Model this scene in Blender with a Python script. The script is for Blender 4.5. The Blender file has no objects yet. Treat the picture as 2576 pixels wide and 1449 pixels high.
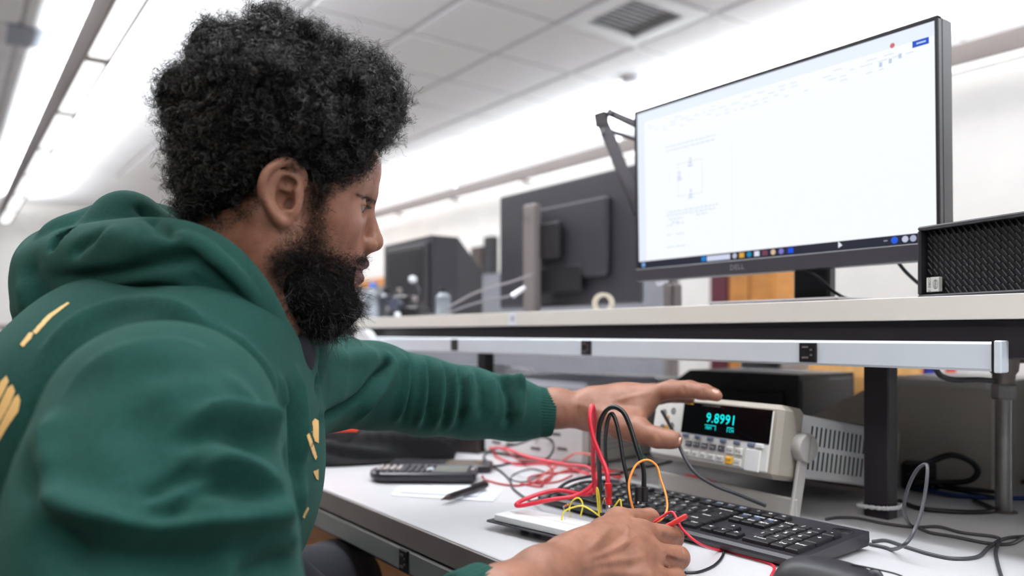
import bpy, math, random
import numpy as np
from mathutils import Vector, Matrix
from mathutils.bvhtree import BVHTree
from mathutils.kdtree import KDTree

random.seed(7)
rng = np.random.default_rng(7)
scene = bpy.context.scene
COL = scene.collection

# ------------------------------------------------------------------ camera
IW, IH = 2576.0, 1449.0          # the photograph's frame
FPX = 1978.0                     # focal length in its pixels
CX, CY = 1288.0, 840.0           # principal point (horizon line is y = 840)
CAMZ = 1.022                     # lens height above the floor
BENCH = 0.760                    # bench top height
YAW = math.radians(54.0)         # the view is turned 54 degrees from the bench's depth axis

cam_d = bpy.data.cameras.new('camera')
cam = bpy.data.objects.new('camera', cam_d)
COL.objects.link(cam)
cam.location = (0, 0, CAMZ)
cam.rotation_euler = (math.pi / 2, 0, YAW)
cam_d.sensor_fit = 'HORIZONTAL'
cam_d.sensor_width = 36.0
cam_d.lens = FPX / IW * 36.0
cam_d.shift_y = (CY - IH / 2) / IW
cam_d.clip_start = 0.02
cam_d.dof.use_dof = True
cam_d.dof.focus_distance = 0.88
cam_d.dof.aperture_fstop = 2.9
scene.camera = cam

# ------------------------------------------------------------------ world, exposure
world = bpy.data.worlds.new('room_light')
scene.world = world
world.use_nodes = True
wb = world.node_tree.nodes['Background']
wb.inputs[0].default_value = (0.80, 0.88, 1.0, 1)
wb.inputs[1].default_value = 0.06
scene.view_settings.view_transform = 'Standard'
scene.view_settings.look = 'None'
scene.view_settings.gamma = 1.0
scene.view_settings.use_curve_mapping = False
scene.view_settings.exposure = 0.0

def area_light(name, loc, sx, sy, power, rot=(0, 0, 0), color=(1, 1, 1)):
    l = bpy.data.lights.new(name, 'AREA')
    l.shape = 'RECTANGLE'
    l.size, l.size_y = sx, sy
    l.energy = power
    l.color = color
    o = bpy.data.objects.new(name, l)
    o.location = loc
    o.rotation_euler = rot
    COL.objects.link(o)
    return o

LAMP_DOWN = 9.0       # watts per metre of pendant lamp, downwards
LAMP_UP = 30.0        # and upwards on to the ceiling
LAMP_COL = (0.93, 0.97, 1.0)
SCREEN = 1.0          # brightness of the monitor's white

# ------------------------------------------------------------------ coordinates
SY, CYAW = math.sin(YAW), math.cos(YAW)
FWD = np.array([-SY, CYAW, 0.0])
RGT = np.array([CYAW, SY, 0.0])

def c2w(p):
    """camera-aligned metres (right, forward, up) to the room"""
    p = np.asarray(p, float)
    q = p.reshape(-1, 3)
    out = q[:, :1] * RGT + q[:, 1:2] * FWD + q[:, 2:3] * np.array([0, 0, 1.0])
    out[:, 2] += CAMZ
    return out.reshape(p.shape)

def cc(px, py, d):
    """pixel and distance along the view axis to camera-aligned metres"""
    return np.array([(px - CX) / FPX * d, d, (CY - py) / FPX * d])

def W(px, py, d):
    return c2w(cc(px, py, d))

def onz(px, py, z):
    d = FPX * (CAMZ - z) / (py - CY)
    return W(px, py, d)

def onY(px, py, Y):
    t = (px - CX) / FPX
    d = Y / (CYAW + SY * t)
    return W(px, py, d)

# ------------------------------------------------------------------ materials
MATS = {}
def mat(name, col, rough=0.5, metal=0.0, spec=0.5, emit=None, estr=0.0, var=0.0, vscale=30.0, bump=0.0, bscale=200.0,
        sheen=0.0, coat=0.0, trans=0.0, sss=0.0, col2=None, stretch=None, sheencol=None):
    if name in MATS:
        return MATS[name]
    m = bpy.data.materials.new(name)
    m.use_nodes = True
    nt = m.node_tree
    b = nt.nodes['Principled BSDF']
    b.inputs['Base Color'].default_value = (*col, 1)
    b.inputs['Roughness'].default_value = rough
    b.inputs['Metallic'].default_value = metal
    b.inputs['Specular IOR Level'].default_value = spec
    if emit:
        b.inputs['Emission Color'].default_value = (*emit, 1)
        b.inputs['Emission Strength'].default_value = estr
    if sheen:
        b.inputs['Sheen Weight'].default_value = sheen
        b.inputs['Sheen Roughness'].default_value = 0.5
        if sheencol:
            b.inputs['Sheen Tint'].default_value = (*sheencol, 1)
    if coat:
        b.inputs['Coat Weight'].default_value = coat
    if trans:
        b.inputs['Transmission Weight'].default_value = trans
    if sss:
        b.inputs['Subsurface Weight'].default_value = sss
        b.inputs['Subsurface Radius'].default_value = (1.0, 0.35, 0.2)
        b.inputs['Subsurface Scale'].default_value = 0.006
    co = None
    if var or bump or col2:
        tc = nt.nodes.new('ShaderNodeTexCoord')
        mp = nt.nodes.new('ShaderNodeMapping')
        nt.links.new(tc.outputs['Object'], mp.inputs['Vector'])
        if stretch:
            mp.inputs['Scale'].default_value = stretch
        co = mp.outputs['Vector']
    if var or col2:
        n = nt.nodes.new('ShaderNodeTexNoise')
        n.inputs['Scale'].default_value = vscale
        n.inputs['Detail'].default_value = 4
        nt.links.new(co, n.inputs['Vector'])
        mx = nt.nodes.new('ShaderNodeMix')
        mx.data_type = 'RGBA'
        c2 = col2 if col2 else tuple(c * (1 - var) for c in col)
        mx.inputs[6].default_value = (*[min(1, c * (1 + var)) for c in col], 1)
        mx.inputs[7].default_value = (*c2, 1)
        cr = nt.nodes.new('ShaderNodeMapRange')
        cr.inputs[1].default_value = 0.35
        cr.inputs[2].default_value = 0.65
        nt.links.new(n.outputs['Fac'], cr.inputs[0])
        nt.links.new(cr.outputs[0], mx.inputs[0])
        nt.links.new(mx.outputs[2], b.inputs['Base Color'])
    if bump:
        n2 = nt.nodes.new('ShaderNodeTexNoise')
        n2.inputs['Scale'].default_value = bscale
        n2.inputs['Detail'].default_value = 3
        nt.links.new(co, n2.inputs['Vector'])
        bp = nt.nodes.new('ShaderNodeBump')
        bp.inputs['Strength'].default_value = bump
        bp.inputs['Distance'].default_value = 0.002
        nt.links.new(n2.outputs['Fac'], bp.inputs['Height'])
        nt.links.new(bp.outputs['Normal'], b.inputs['Normal'])
    MATS[name] = m
    return m

def srgb(r, g, b):
    def f(c):
        c /= 255.0
        return c / 12.92 if c <= 0.04045 else ((c + 0.055) / 1.055) ** 2.4
    return (f(r), f(g), f(b))

# ------------------------------------------------------------------ mesh building
def rotm(rx=0, ry=0, rz=0):
    return np.array(Matrix.Rotation(rz, 3, 'Z') @ Matrix.Rotation(ry, 3, 'Y') @ Matrix.Rotation(rx, 3, 'X'))

def spline(pts, n=8, closed=False):
    """Catmull-Rom through the points"""
    P = [np.asarray(p, float) for p in pts]
    if len(P) < 3:
        return np.array([P[0] + (P[-1] - P[0]) * i / n for i in range(n + 1)])
    if closed:
        Q = [P[-1]] + P + [P[0], P[1]]
    else:
        Q = [2 * P[0] - P[1]] + P + [2 * P[-1] - P[-2]]
    out = []
    for i in range(1, len(Q) - 2):
        a, b, c, d = Q[i - 1], Q[i], Q[i + 1], Q[i + 2]
        for k in range(n):
            t = k / n
            out.append(0.5 * (2 * b + (c - a) * t + (2 * a - 5 * b + 4 * c - d) * t * t + (3 * b - a - 3 * c + d) * t ** 3))
    if not closed:
        out.append(Q[-2])
    return np.array(out)

class MB:
    """collects shapes into one mesh"""
    def __init__(self):
        self.v, self.f, self.mi = [], [], []
        self.n = 0
        self.cur = 0
    def put(self, V, F):
        V = np.asarray(V, float)
        self.v.append(V)
        n = self.n
        for q in F:
            self.f.append(tuple(int(i) + n for i in q))
            self.mi.append(self.cur)
        self.n += len(V)
        return self
    def box(self, c, s, b=0.0, R=None):
        c = np.asarray(c, float)
        hx, hy, hz = s[0] / 2, s[1] / 2, s[2] / 2
        if b <= 0:
            V = [(sx * hx, sy * hy, sz * hz) for sx in (-1, 1) for sy in (-1, 1) for sz in (-1, 1)]
            F = [(0, 1, 3, 2), (4, 6, 7, 5), (0, 4, 5, 1), (2, 3, 7, 6), (0, 2, 6, 4), (1, 5, 7, 3)]
        else:
            b = min(b, hx * .99, hy * .99, hz * .99)
            V, idx = [], {}
            for sx in (-1, 1):
                for sy in (-1, 1):
                    for sz in (-1, 1):
                        for a in range(3):
                            p = [sx * (hx - (b if a != 0 else 0)), sy * (hy - (b if a != 1 else 0)), sz * (hz - (b if a != 2 else 0))]
                            idx[(sx, sy, sz, a)] = len(V)
                            V.append(p)
            F = []
            g = idx
            for s1 in (-1, 1):
                F.append([g[(s1, -1, -1, 0)], g[(s1, 1, -1, 0)], g[(s1, 1, 1, 0)], g[(s1, -1, 1, 0)]][::s1])
                F.append([g[(-1, s1, -1, 1)], g[(-1, s1, 1, 1)], g[(1, s1, 1, 1)], g[(1, s1, -1, 1)]][::s1])
                F.append([g[(-1, -1, s1, 2)], g[(1, -1, s1, 2)], g[(1, 1, s1, 2)], g[(-1, 1, s1, 2)]][::s1])
                for s2 in (-1, 1):
                    F.append([g[(s1, s2, -1, 0)], g[(s1, s2, -1, 1)], g[(s1, s2, 1, 1)], g[(s1, s2, 1, 0)]][::s1 * s2])
                    F.append([g[(-1, s1, s2, 1)], g[(-1, s1, s2, 2)], g[(1, s1, s2, 2)], g[(1, s1, s2, 1)]][::s1 * s2])
                    F.append([g[(s1, -1, s2, 2)], g[(s1, -1, s2, 0)], g[(s1, 1, s2, 0)], g[(s1, 1, s2, 2)]][::s1 * s2])
                    for s3 in (-1, 1):
                        F.append([g[(s1, s2, s3, 0)], g[(s1, s2, s3, 1)], g[(s1, s2, s3, 2)]][::s1 * s2 * s3])
        V = np.array(V, float)
        if R is not None:
            V = V @ np.asarray(R).T
        return self.put(V + c, F)
    def ring(self, P, r, n=8, caps=True):
        """tube round a polyline; r a number or one per point"""
        P = np.asarray(P, float)
        m = len(P)
        r = np.full(m, r) if np.isscalar(r) else np.asarray(r, float)
        T = np.gradient(P, axis=0)
        T /= np.linalg.norm(T, axis=1)[:, None] + 1e-12
        up = np.array([0, 0, 1.0]) if abs(T[0][2]) < 0.9 else np.array([1.0, 0, 0])
        u = np.cross(T[0], up)
        u /= np.linalg.norm(u)
        V = np.zeros((m * n, 3))
        an = np.arange(n) / n * 2 * math.pi
        for i in range(m):
            u = u - T[i] * (u @ T[i])
            u /= np.linalg.norm(u) + 1e-12
            w = np.cross(T[i], u)
            V[i * n:(i + 1) * n] = P[i] + r[i] * (np.cos(an)[:, None] * u + np.sin(an)[:, None] * w)
        F = []
        for i in range(m - 1):
            for k in range(n):
                k2 = (k + 1) % n
                F.append((i * n + k, i * n + k2, (i + 1) * n + k2, (i + 1) * n + k))
        if caps:
            F.append(tuple(range(n))[::-1])
            F.append(tuple(range((m - 1) * n, m * n)))
        return self.put(V, F)
    def cyl(self, p0, p1, r0, r1=None, n=20):
        r1 = r0 if r1 is None else r1
        return self.ring([p0, p1], [r0, r1], n)
    def lathe(self, prof, c=(0, 0, 0), axis='z', n=24, R=None, caps=True):
        """profile of (radius, height) turned about an axis through c"""
        V, F = [], []
        m = len(prof)
        for i, (r, h) in enumerate(prof):
            for k in range(n):
                a = k / n * 2 * math.pi
                V.append((r * math.cos(a), r * math.sin(a), h))
        for i in range(m - 1):
            for k in range(n):
                k2 = (k + 1) % n
                F.append((i * n + k, i * n + k2, (i + 1) * n + k2, (i + 1) * n + k))
        if caps:
            F.append(tuple(range(n))[::-1])
            F.append(tuple(range((m - 1) * n, m * n)))
        V = np.array(V)
        if axis == 'y':
            V = V[:, [0, 2, 1]] * np.array([1, 1, -1])
        elif axis == 'x':
            V = V[:, [2, 0, 1]]
        if R is not None:
            V = V @ np.asarray(R).T
        return self.put(V + np.asarray(c, float), F)
    def prism(self, poly, h0, h1, axis='z'):
        """polygon (2D, counter-clockwise) drawn out from h0 to h1"""
        n = len(poly)
        lo = [(x, y, h0) for x, y in poly]
        hi = [(x, y, h1) for x, y in poly]
        V = np.array(lo + hi, float)
        F = [tuple(range(n))[::-1], tuple(range(n, 2 * n))]
        for k in range(n):
            k2 = (k + 1) % n
            F.append((k, k2, n + k2, n + k))
        if axis == 'y':      # polygon in x,z drawn along y
            V = V[:, [0, 2, 1]] * np.array([1, 1, 1])
            F = [q[::-1] for q in F]
        elif axis == 'x':    # polygon in y,z drawn along x
            V = V[:, [2, 0, 1]]
        return self.put(V, F)
    def mesh(self, name):
        V = np.concatenate(self.v) if self.v else np.zeros((0, 3))
        me = bpy.data.meshes.new(name)
        me.from_pydata(V.tolist(), [], self.f)
        if any(self.mi):
            me.polygons.foreach_set('material_index', self.mi)
        me.update()
        return me

def link(name, me, mats, parent=None, smooth=False, loc=(0, 0, 0), rot=(0, 0, 0)):
    if smooth:
        me.polygons.foreach_set('use_smooth', [True] * len(me.polygons))
        if smooth == 'angle':
            me.set_sharp_from_angle(angle=math.radians(35))
    o = bpy.data.objects.new(name, me)
    if mats is not None and len(me.materials) == 0:
        for m in (mats if isinstance(mats, (list, tuple)) else [mats]):
            me.materials.append(m)
    o.location = loc
    o.rotation_euler = rot
    o.parent = parent
    COL.objects.link(o)
    return o

def obj(name, mb, m, parent=None, smooth=False, loc=(0, 0, 0), rot=(0, 0, 0)):
    return link(name, mb.mesh(name), m, parent, smooth, loc, rot)

def obw(name, mb, m, parent=None, smooth=False):
    """a mesh collected in room coordinates, its origin moved to its own base"""
    V = np.concatenate(mb.v)
    o = (V.min(0) + V.max(0)) / 2
    o[2] = V.min(0)[2]
    if parent is not None:
        o = np.array(parent.location)
    for i in range(len(mb.v)):
        mb.v[i] = mb.v[i] - o
    return link(name, mb.mesh(name), m, parent, smooth, (0, 0, 0) if parent is not None else tuple(o))

def tag(o, label=None, cat=None, group=None, kind=None):
    if label: o['label'] = label
    if cat: o['category'] = cat
    if group: o['group'] = group
    if kind: o['kind'] = kind
    return o

def thing(name, loc, rot=(0, 0, 0), label=None, cat=None, group=None):
    o = bpy.data.objects.new(name, None)
    o.location = tuple(loc)
    o.rotation_euler = rot if not np.isscalar(rot) else (0, 0, rot)
    COL.objects.link(o)
    return tag(o, label, cat, group)

_TXT = {}
def text_geo(s, size, align='CENTER', space=1.0, bold=0.0):
    """flat lettering as vertices and faces, centred on the origin in x,y"""
    key = (s, size, align, space, bold)
    if key in _TXT:
        return _TXT[key]
    cu = bpy.data.curves.new('lettering', 'FONT')
    cu.body = s
    cu.size = size
    cu.align_x = align
    cu.align_y = 'CENTER'
    cu.space_character = space
    cu.resolution_u = 2
    cu.offset = bold * size
    o = bpy.data.objects.new('lettering', cu)
    COL.objects.link(o)
    dg = bpy.context.evaluated_depsgraph_get()
    me = bpy.data.meshes.new_from_object(o.evaluated_get(dg))
    V = np.array([v.co[:] for v in me.vertices]).reshape(-1, 3)
    F = [tuple(p.vertices) for p in me.polygons]
    bpy.data.objects.remove(o)
    bpy.data.curves.remove(cu)
    bpy.data.meshes.remove(me)
    _TXT[key] = (V, F)
    return V, F

def put_text(mb, s, size, origin, ex, ey, align='CENTER', space=1.0, bold=0.0):
    V, F = text_geo(s, size, align, space, bold)
    if len(V) == 0:
        return
    P = np.asarray(origin, float) + V[:, :1] * np.asarray(ex, float) + V[:, 1:2] * np.asarray(ey, float)
    mb.put(P, F)
# ================================================================== the room
M_ceil = mat('ceiling_tile_white', srgb(236, 237, 240), 0.9, bump=0.15, bscale=120)
M_grid = mat('ceiling_grid_grey', srgb(196, 196, 200), 0.6)
M_wall = mat('wall_paint', srgb(226, 224, 220), 0.85, var=0.03, vscale=3)
M_floor = mat('floor_vinyl', srgb(118, 110, 104), 0.5, var=0.15, vscale=8)
M_tan = mat('lamp_housing_taupe', srgb(148, 138, 134), 0.55)
M_white = mat('white_enamel', srgb(225, 228, 232), 0.35)
M_lens = mat('lamp_lens', (0.9, 0.9, 0.9), 0.4, emit=(0.95, 0.98, 1.0), estr=1.6)
M_lam = mat('white_laminate', srgb(204, 204, 207), 0.32, var=0.015, vscale=6)
M_edge = mat('grey_edge_band', srgb(122, 116, 116), 0.45, var=0.04, vscale=15)
M_shelfedge = mat('cream_edge_band', srgb(224, 221, 214), 0.45, var=0.02, vscale=8)
M_blacksteel = mat('black_steel', srgb(34, 30, 36), 0.42, var=0.1, vscale=25)
M_rail = mat('rail_enamel', srgb(206, 213, 222), 0.3, var=0.02, vscale=12)
M_railgrey = mat('rail_grey_enamel', srgb(122, 126, 128), 0.35, var=0.04, vscale=12)
M_black = mat('black_plastic', srgb(22, 20, 24), 0.4)
M_slot = mat('socket_slot', srgb(96, 88, 90), 0.5)
M_wood = mat('orange_wood', srgb(196, 132, 62), 0.5, var=0.12, vscale=6, stretch=(1, 1, 9))
M_wood2 = mat('pale_wood', srgb(222, 170, 104), 0.5, var=0.10, vscale=7, stretch=(7, 1, 1))
M_galv = mat('galvanised_steel', srgb(150, 148, 146), 0.32, metal=0.85, var=0.12, vscale=40)
M_cast = mat('cast_iron_fitting', srgb(120, 112, 106), 0.45, metal=0.6, var=0.12, vscale=60)

ZC = CAMZ + 1.75
X0, X1, Y0, Y1 = -12.5, 6.2, -5.2, 5.2

def struct(name, mb, m, parent=None, smooth=False):
    o = obj(name, mb, m, parent, smooth)
    if parent is None:
        o['kind'] = 'structure'
    return o

mb = MB(); mb.box(((X0 + X1) / 2, (Y0 + Y1) / 2, -0.03), (X1 - X0, Y1 - Y0, 0.06))
tag(struct('floor', mb, M_floor), 'pale grey vinyl floor of the laboratory')
mb = MB(); mb.box(((X0 + X1) / 2, Y1 + 0.05, ZC / 2), (X1 - X0, 0.10, ZC + 0.1))
tag(struct('wall_back', mb, M_wall), 'plain off-white wall behind the workbench and monitors')
mb = MB(); mb.box((X0 - 0.05, (Y0 + Y1) / 2, ZC / 2), (0.10, Y1 - Y0, ZC + 0.1))
tag(struct('wall_left', mb, M_wall), 'far off-white end wall behind the seated person')
mb = MB(); mb.box(((X0 + X1) / 2, (Y0 + Y1) / 2, ZC + 0.06), (X1 - X0, Y1 - Y0, 0.06))
ceil = tag(struct('ceiling', mb, M_ceil), 'suspended white tile ceiling over the laboratory')
TS = 0.61
gx0, gy0 = -3.44, 2.81
tm = MB(); tm.box((0, 0, 0.012), (TS - 0.030, TS - 0.030, 0.024), 0.006)
tile_me = tm.mesh('tile'); tile_me.materials.append(M_ceil)
VENT = (gx0 + TS / 2, gy0 + TS / 2)
bars = MB()
for i in range(-10, 6):
    x = gx0 + i * TS
    bars.box((x, 2.3, ZC + 0.012), (0.034, 5.6, 0.012))
    for j in range(-5, 4):
        y = gy0 + j * TS
        c = (x + TS / 2, y + TS / 2)
        if abs(c[0] - VENT[0]) < .1 and abs(c[1] - VENT[1]) < .1:
            continue
        link('tile', tile_me, None, ceil, loc=(c[0], c[1], ZC))
for j in range(-5, 5):
    bars.box((gx0 - 1.2, gy0 + j * TS, ZC + 0.0125), (10.2, 0.034, 0.012))
g = obj('ceiling_grid', bars, M_grid, ceil)
# air vent in its tile
vent = thing('ceiling_vent', (VENT[0], VENT[1], ZC), label='square louvred air vent set in the white ceiling', cat='vent')
mb = MB()
h = TS / 2 - 0.012
for s in (-1, 1):
    mb.box((s * (h - 0.05), 0, 0.002), (0.10, 2 * h, 0.02), 0.004)
    mb.box((0, s * (h - 0.05), 0.002), (2 * h - 0.2, 0.10, 0.02), 0.004)
obj('frame', mb, M_white, vent)
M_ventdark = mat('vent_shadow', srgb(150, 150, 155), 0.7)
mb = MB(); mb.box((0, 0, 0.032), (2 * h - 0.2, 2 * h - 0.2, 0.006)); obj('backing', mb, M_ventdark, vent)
for k in range(9):
    mb = MB()
    mb.box((-(h - 0.1) + (k + 0.5) * (2 * h - 0.2) / 9, 0, 0.02), (0.024, 2 * h - 0.2, 0.003), R=rotm(0, 0.35, 0))
    obj('slat', mb, M_white, vent)
# smoke detectors / sprinkler roses far along the ceiling
for (px, py, r, lab) in ((1590, 195, 0.07, 'round white smoke detector above the big monitor'),
                         (1055, 445, 0.08, 'round white ceiling disc beyond the afro hair')):
    d = FPX * 1.75 / (CY - py)
    p = W(px, py, d)
    mb = MB(); mb.lathe([(r * .6, -0.035), (r * .8, -0.03), (r, -0.012), (r, 0.0)], n=24)
    t = obj('smoke_detector', mb, mat('detector_grey', srgb(205, 205, 210), .5), smooth='angle', loc=(p[0], p[1], ZC - 0.001))
    tag(t, lab, 'smoke detector', 'ceiling discs')
# flat panel at the left, greyer than the tiles around it
pp = [W(px, py, FPX * 1.745 / (CY - py)) for px, py in ((20, 58), (175, 88), (165, 130), (15, 108))]
mb = MB(); mb.prism([(p[0], p[1]) for p in pp][::-1], ZC - 0.012, ZC - 0.004)
tag(obw('ceiling_panel', mb, mat('ceiling_panel_grey', srgb(150, 156, 168), .6)), 'flat grey panel in the ceiling beside the long lamp', 'panel')

# pendant lamps -------------------------------------------------------
def pendant(y, zb, xa, xb, label, part=1.0, hs=0.11, tint=LAMP_COL, rise=1.0):
    t = thing('pendant_lamp', ((xa + xb) / 2, y, CAMZ + zb), label=label, cat='lamp', group='long pendant lamps')
    L = xb - xa
    mb = MB()
    mb.box((0, 0.008, hs / 2), (L, 0.016, hs), 0.003)
    mb.box((0, 0.122, 0.055), (L, 0.016, 0.11), 0.003)
    mb.box((0, 0.065, 0.075), (L, 0.10, 0.02))
    obj('housing', mb, M_tan, t)
    n = int(L / 1.22)
    lm = MB(); lm.box((0, 0.065, 0.02), (1.13, 0.096, 0.03), 0.006)
    lme = lm.mesh('lens'); lme.materials.append(M_lens)
    dm = MB(); dm.box((0, 0.065, 0.012), (0.07, 0.098, 0.026), 0.004)
    dme = dm.mesh('divider'); dme.materials.append(M_tan)
    for i in range(n):
        link('lens', lme, None, t, loc=(-L / 2 + 0.61 + i * 1.22, 0, 0))
        link('divider', dme, None, t, loc=(-L / 2 + i * 1.22, 0, 0))
    for i in range(0, n + 1, 2):
        wm = MB(); wm.cyl((-L / 2 + i * 1.22, .065, .085), (-L / 2 + i * 1.22, .065, 1.75 - zb), .003, n=6)
        obj('suspension_wire', wm, M_white, t)
    # the tubes' light: down through the lenses and up on to the ceiling
    ld = area_light('lamp_tubes', ((xa + xb) / 2, y + 0.065, CAMZ + zb - 0.002), L, 0.10, LAMP_DOWN * part * L, (0, 0, 0), tint)
    lu = area_light('lamp_tubes', ((xa + xb) / 2, y + 0.065, CAMZ + zb + 0.115), L, 0.10, LAMP_UP * rise * L, (math.pi, 0, 0), tint)
    return t
pendant(0.585, 1.40, -11.84, 5.24, 'long taupe pendant lamp running overhead above the workbench', 1.0, .20)
pendant(4.26, 1.39, -11.84, 5.24, 'long taupe pendant lamp in front of the back wall', .42, .115, LAMP_COL, .80)

pendant(-1.05, 1.39, -5.72, 5.24, 'long taupe pendant lamp over the aisle beside the seated person', .44, .11, (1.0, .96, .90), .36)

# ================================================================== the bench
YF = 0.524
BX0, BX1 = -3.3, 0.55
bench = thing('workbench', ((BX0 + BX1) / 2, YF, 0), label='long white-topped laboratory workbench with grey front edge', cat='workbench')
bc = (BX0 + BX1) / 2
BL = BX1 - BX0
BD = 1.95 - YF
mb = MB(); mb.box((0, BD / 2, BENCH - 0.0165), (BL, BD - 0.004, 0.033), 0.0012); obj('worktop', mb, M_lam, bench)
mb = MB(); mb.box((0, -0.0005, BENCH - 0.0173), (BL, 0.004, 0.0312), 0.0006); obj('edge_band', mb, M_edge, bench)
mb = MB(); mb.box((0, 0.034, BENCH - 0.06), (BL, 0.03, 0.05), 0.002); mb.box((0, BD - 0.05, BENCH - 0.06), (BL, 0.03, 0.05), 0.002)
obj('frame_beam', mb, M_blacksteel, bench)
frail = MB(); frail.box((0, 0.012, BENCH - 0.0555), (BL, 0.022, 0.034), 0.003)
fr = obj('socket_rail', frail, M_railgrey, bench)
def socket(parent, x, z, y, w=0.022, h=0.030):
    m = MB(); m.box((x, y - 0.001, z), (w, 0.004, h), 0.0008)
    s = obj('socket', m, M_black, parent)
    m = MB()
    for dz in (-h * .27, h * .27):
        m.box((x - w * .12, y - 0.0035, z + dz), (w * .34, 0.0012, h * .10))
        m.box((x + w * .22, y - 0.0035, z + dz * .5), (w * .12, 0.0012, h * .10))
    obj('slot', m, M_slot, s)
p = onY(1018, 1420, YF + 0.001)
for k in range(-5, 4):
    x = p[0] - bc + k * 0.457
    if -BL / 2 < x < BL / 2:
        socket(fr, x, BENCH - 0.0555, 0.001, 0.024, 0.031)
for x in (-BL / 2 + .06, -BL / 2 + 1.3, BL / 2 - .06):
    for y in (0.05, BD - 0.06):
        mb = MB(); mb.box((x, y, (BENCH - 0.085) / 2), (0.05, 0.05, BENCH - 0.085), 0.003); obj('leg', mb, M_blacksteel, bench)
mb = MB(); mb.box((-.75, .55, 0.36), (BL - 1.7, 0.02, 0.70), 0.002); obj('back_panel', mb, M_wood, bench)

# shelf over the bench ------------------------------------------------
SYF = 0.960
shelf = thing('instrument_shelf', (bc, SYF, 0), label='cream-edged equipment shelf standing on black posts above the workbench', cat='shelf')
zs0, zs1 = CAMZ + 0.0165, CAMZ + 0.0450
mb = MB(); mb.box((0, 0.36, (zs0 + zs1) / 2), (BL, 0.716, zs1 - zs0), 0.001); obj('board', mb, M_lam, shelf)
mb = MB(); mb.box((0, 0.0, (zs0 + zs1) / 2), (BL, 0.004, zs1 - zs0 - 0.0004), 0.0006); obj('edge_band', mb, M_shelfedge, shelf)
mb = MB(); mb.box((0, 0.030, CAMZ - 0.006), (BL, 0.04, 0.0445), 0.002); obj('support_beam', mb, M_blacksteel, shelf)
RX1 = -0.395 - bc
mb = MB(); mb.box(((RX1 - BL / 2) / 2, 0.002, CAMZ - 0.0255), (RX1 + BL / 2, 0.016, 0.0335), 0.003)
rail = obj('socket_rail', mb, M_rail, shelf)
mb = MB(); mb.box((RX1 + 0.0045, 0.001, CAMZ - 0.0255), (0.0085, 0.020, 0.0365), 0.0015); obj('end_cap', mb, M_rail, rail)
mb = MB(); mb.box((RX1 - 0.0005, 0.0005, CAMZ - 0.0255), (0.0016, 0.0185, 0.0345)); obj('end_joint', mb, M_black, rail)
for px in (1144, 1476, 2034):
    x = onY(px, 880, SYF - 0.006)[0]
    socket(rail, x - bc, CAMZ - 0.0250, -0.006, 0.026, 0.0265)
# number tag on the shelf edge
p = onY(1288, 803, SYF - 0.003)
nt_ = MB(); nt_.box((0, 0, 0), (0.026, 0.0006, 0.0255))
numtag = obj('number_tag', nt_, mat('tag_paper', srgb(228, 232, 242), .7), loc=(p[0], p[1] + 0.0002, CAMZ + 0.0307))
tag(numtag, 'small white paper number tag on the cream shelf edge', 'tag')
mb = MB(); put_text(mb, '18', 0.017, (0, -0.0005, 0), (1, 0, 0), (0, 0, 1)); obj('digits', mb, mat('tag_ink', srgb(96, 104, 128), .7), numtag)
# posts
PZ1 = CAMZ - 0.028
for k, px in enumerate((2213, 1222)):
    q = onz(2215, 1300, BENCH) if k == 0 else onY(1222, 900, 1.09)
    mb = MB(); mb.box((q[0] - bc, q[1] - SYF, (BENCH + PZ1) / 2), (0.0375, 0.026, PZ1 - BENCH), 0.002)
    obj('post', mb, M_blacksteel, shelf)
    if k == 0:
        POST = q
for x in (-BL / 2 + 0.5,):
    mb = MB(); mb.box((x, .13, (BENCH + PZ1) / 2), (0.0375, 0.026, PZ1 - BENCH), 0.002); obj('post', mb, M_blacksteel, shelf)
# twisted white cord tied round the near post
cp = []
for k in range(24):
    a = k / 24 * 2 * math.pi
    ex = 0.0285 * abs(math.cos(a)) ** .7 * (1 if math.cos(a) > 0 else -1)
    ey = 0.021 * abs(math.sin(a)) ** .7 * (1 if math.sin(a) > 0 else -1)
    cp.append((POST[0] + ex, POST[1] + ey, BENCH + 0.016 + 0.003 * math.cos(a)))
cp.append(cp[0])
mb = MB()
for ph in (0, math.pi):
    cpa = np.array(cp)
    P = spline(cpa, 4)
    s = np.arange(len(P)) * 0.9 + ph
    P = P + np.stack([0 * s, 0 * s, np.sin(s)], 1) * 0.0012
    P[:, :2] += (P[:, :2] - POST[:2]) * (np.cos(s) * 0.04)[:, None]
    mb.ring(P, 0.0022, 6)
tag(obw('tie_rope', mb, M_white, smooth=True), 'white twisted cord tied round the foot of the black post', 'rope')
# galvanised gas pipe with its cast fitting
q = onz(2525, 1288, BENCH)
pipe = thing('gas_pipe', (q[0], q[1], BENCH), label='galvanised steel pipe with cast tap fitting rising from the bench', cat='pipe')
rp = 0.0112
ztop = CAMZ - 0.088 - BENCH
mb = MB(); mb.cyl((0, 0, 0), (0, 0, ztop), rp, n=24); obj('pipe', mb, M_galv, pipe, 'angle')
mb = MB(); mb.lathe([(rp * 1.02, 0), (.018, 0.0005), (.018, .0016), (rp * 1.02, .003)], n=24); obj('floor_ring', mb, M_cast, pipe, 'angle')
mb = MB(); mb.lathe([(.0150, ztop - .008), (.0172, ztop - .005), (.0172, ztop + .012), (.0150, ztop + .015)], n=8); obj('nut', mb, M_galv, pipe)
mb = MB()
mb.lathe([(.0135, ztop + .012), (.0145, ztop + .022), (.0150, ztop + .024), (.0150, ztop + .028), (.019, ztop + .034), (.0205, ztop + .05),
          (.0205, ztop + .085), (.017, ztop + .098)], n=24)
mb.ring(c2w(np.array([[0, 0, ztop + .062], [.03, .0, ztop + .062], [.07, 0, ztop + .062]])) - c2w(np.zeros(3)), [.018, .017, .017], 20)
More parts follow.
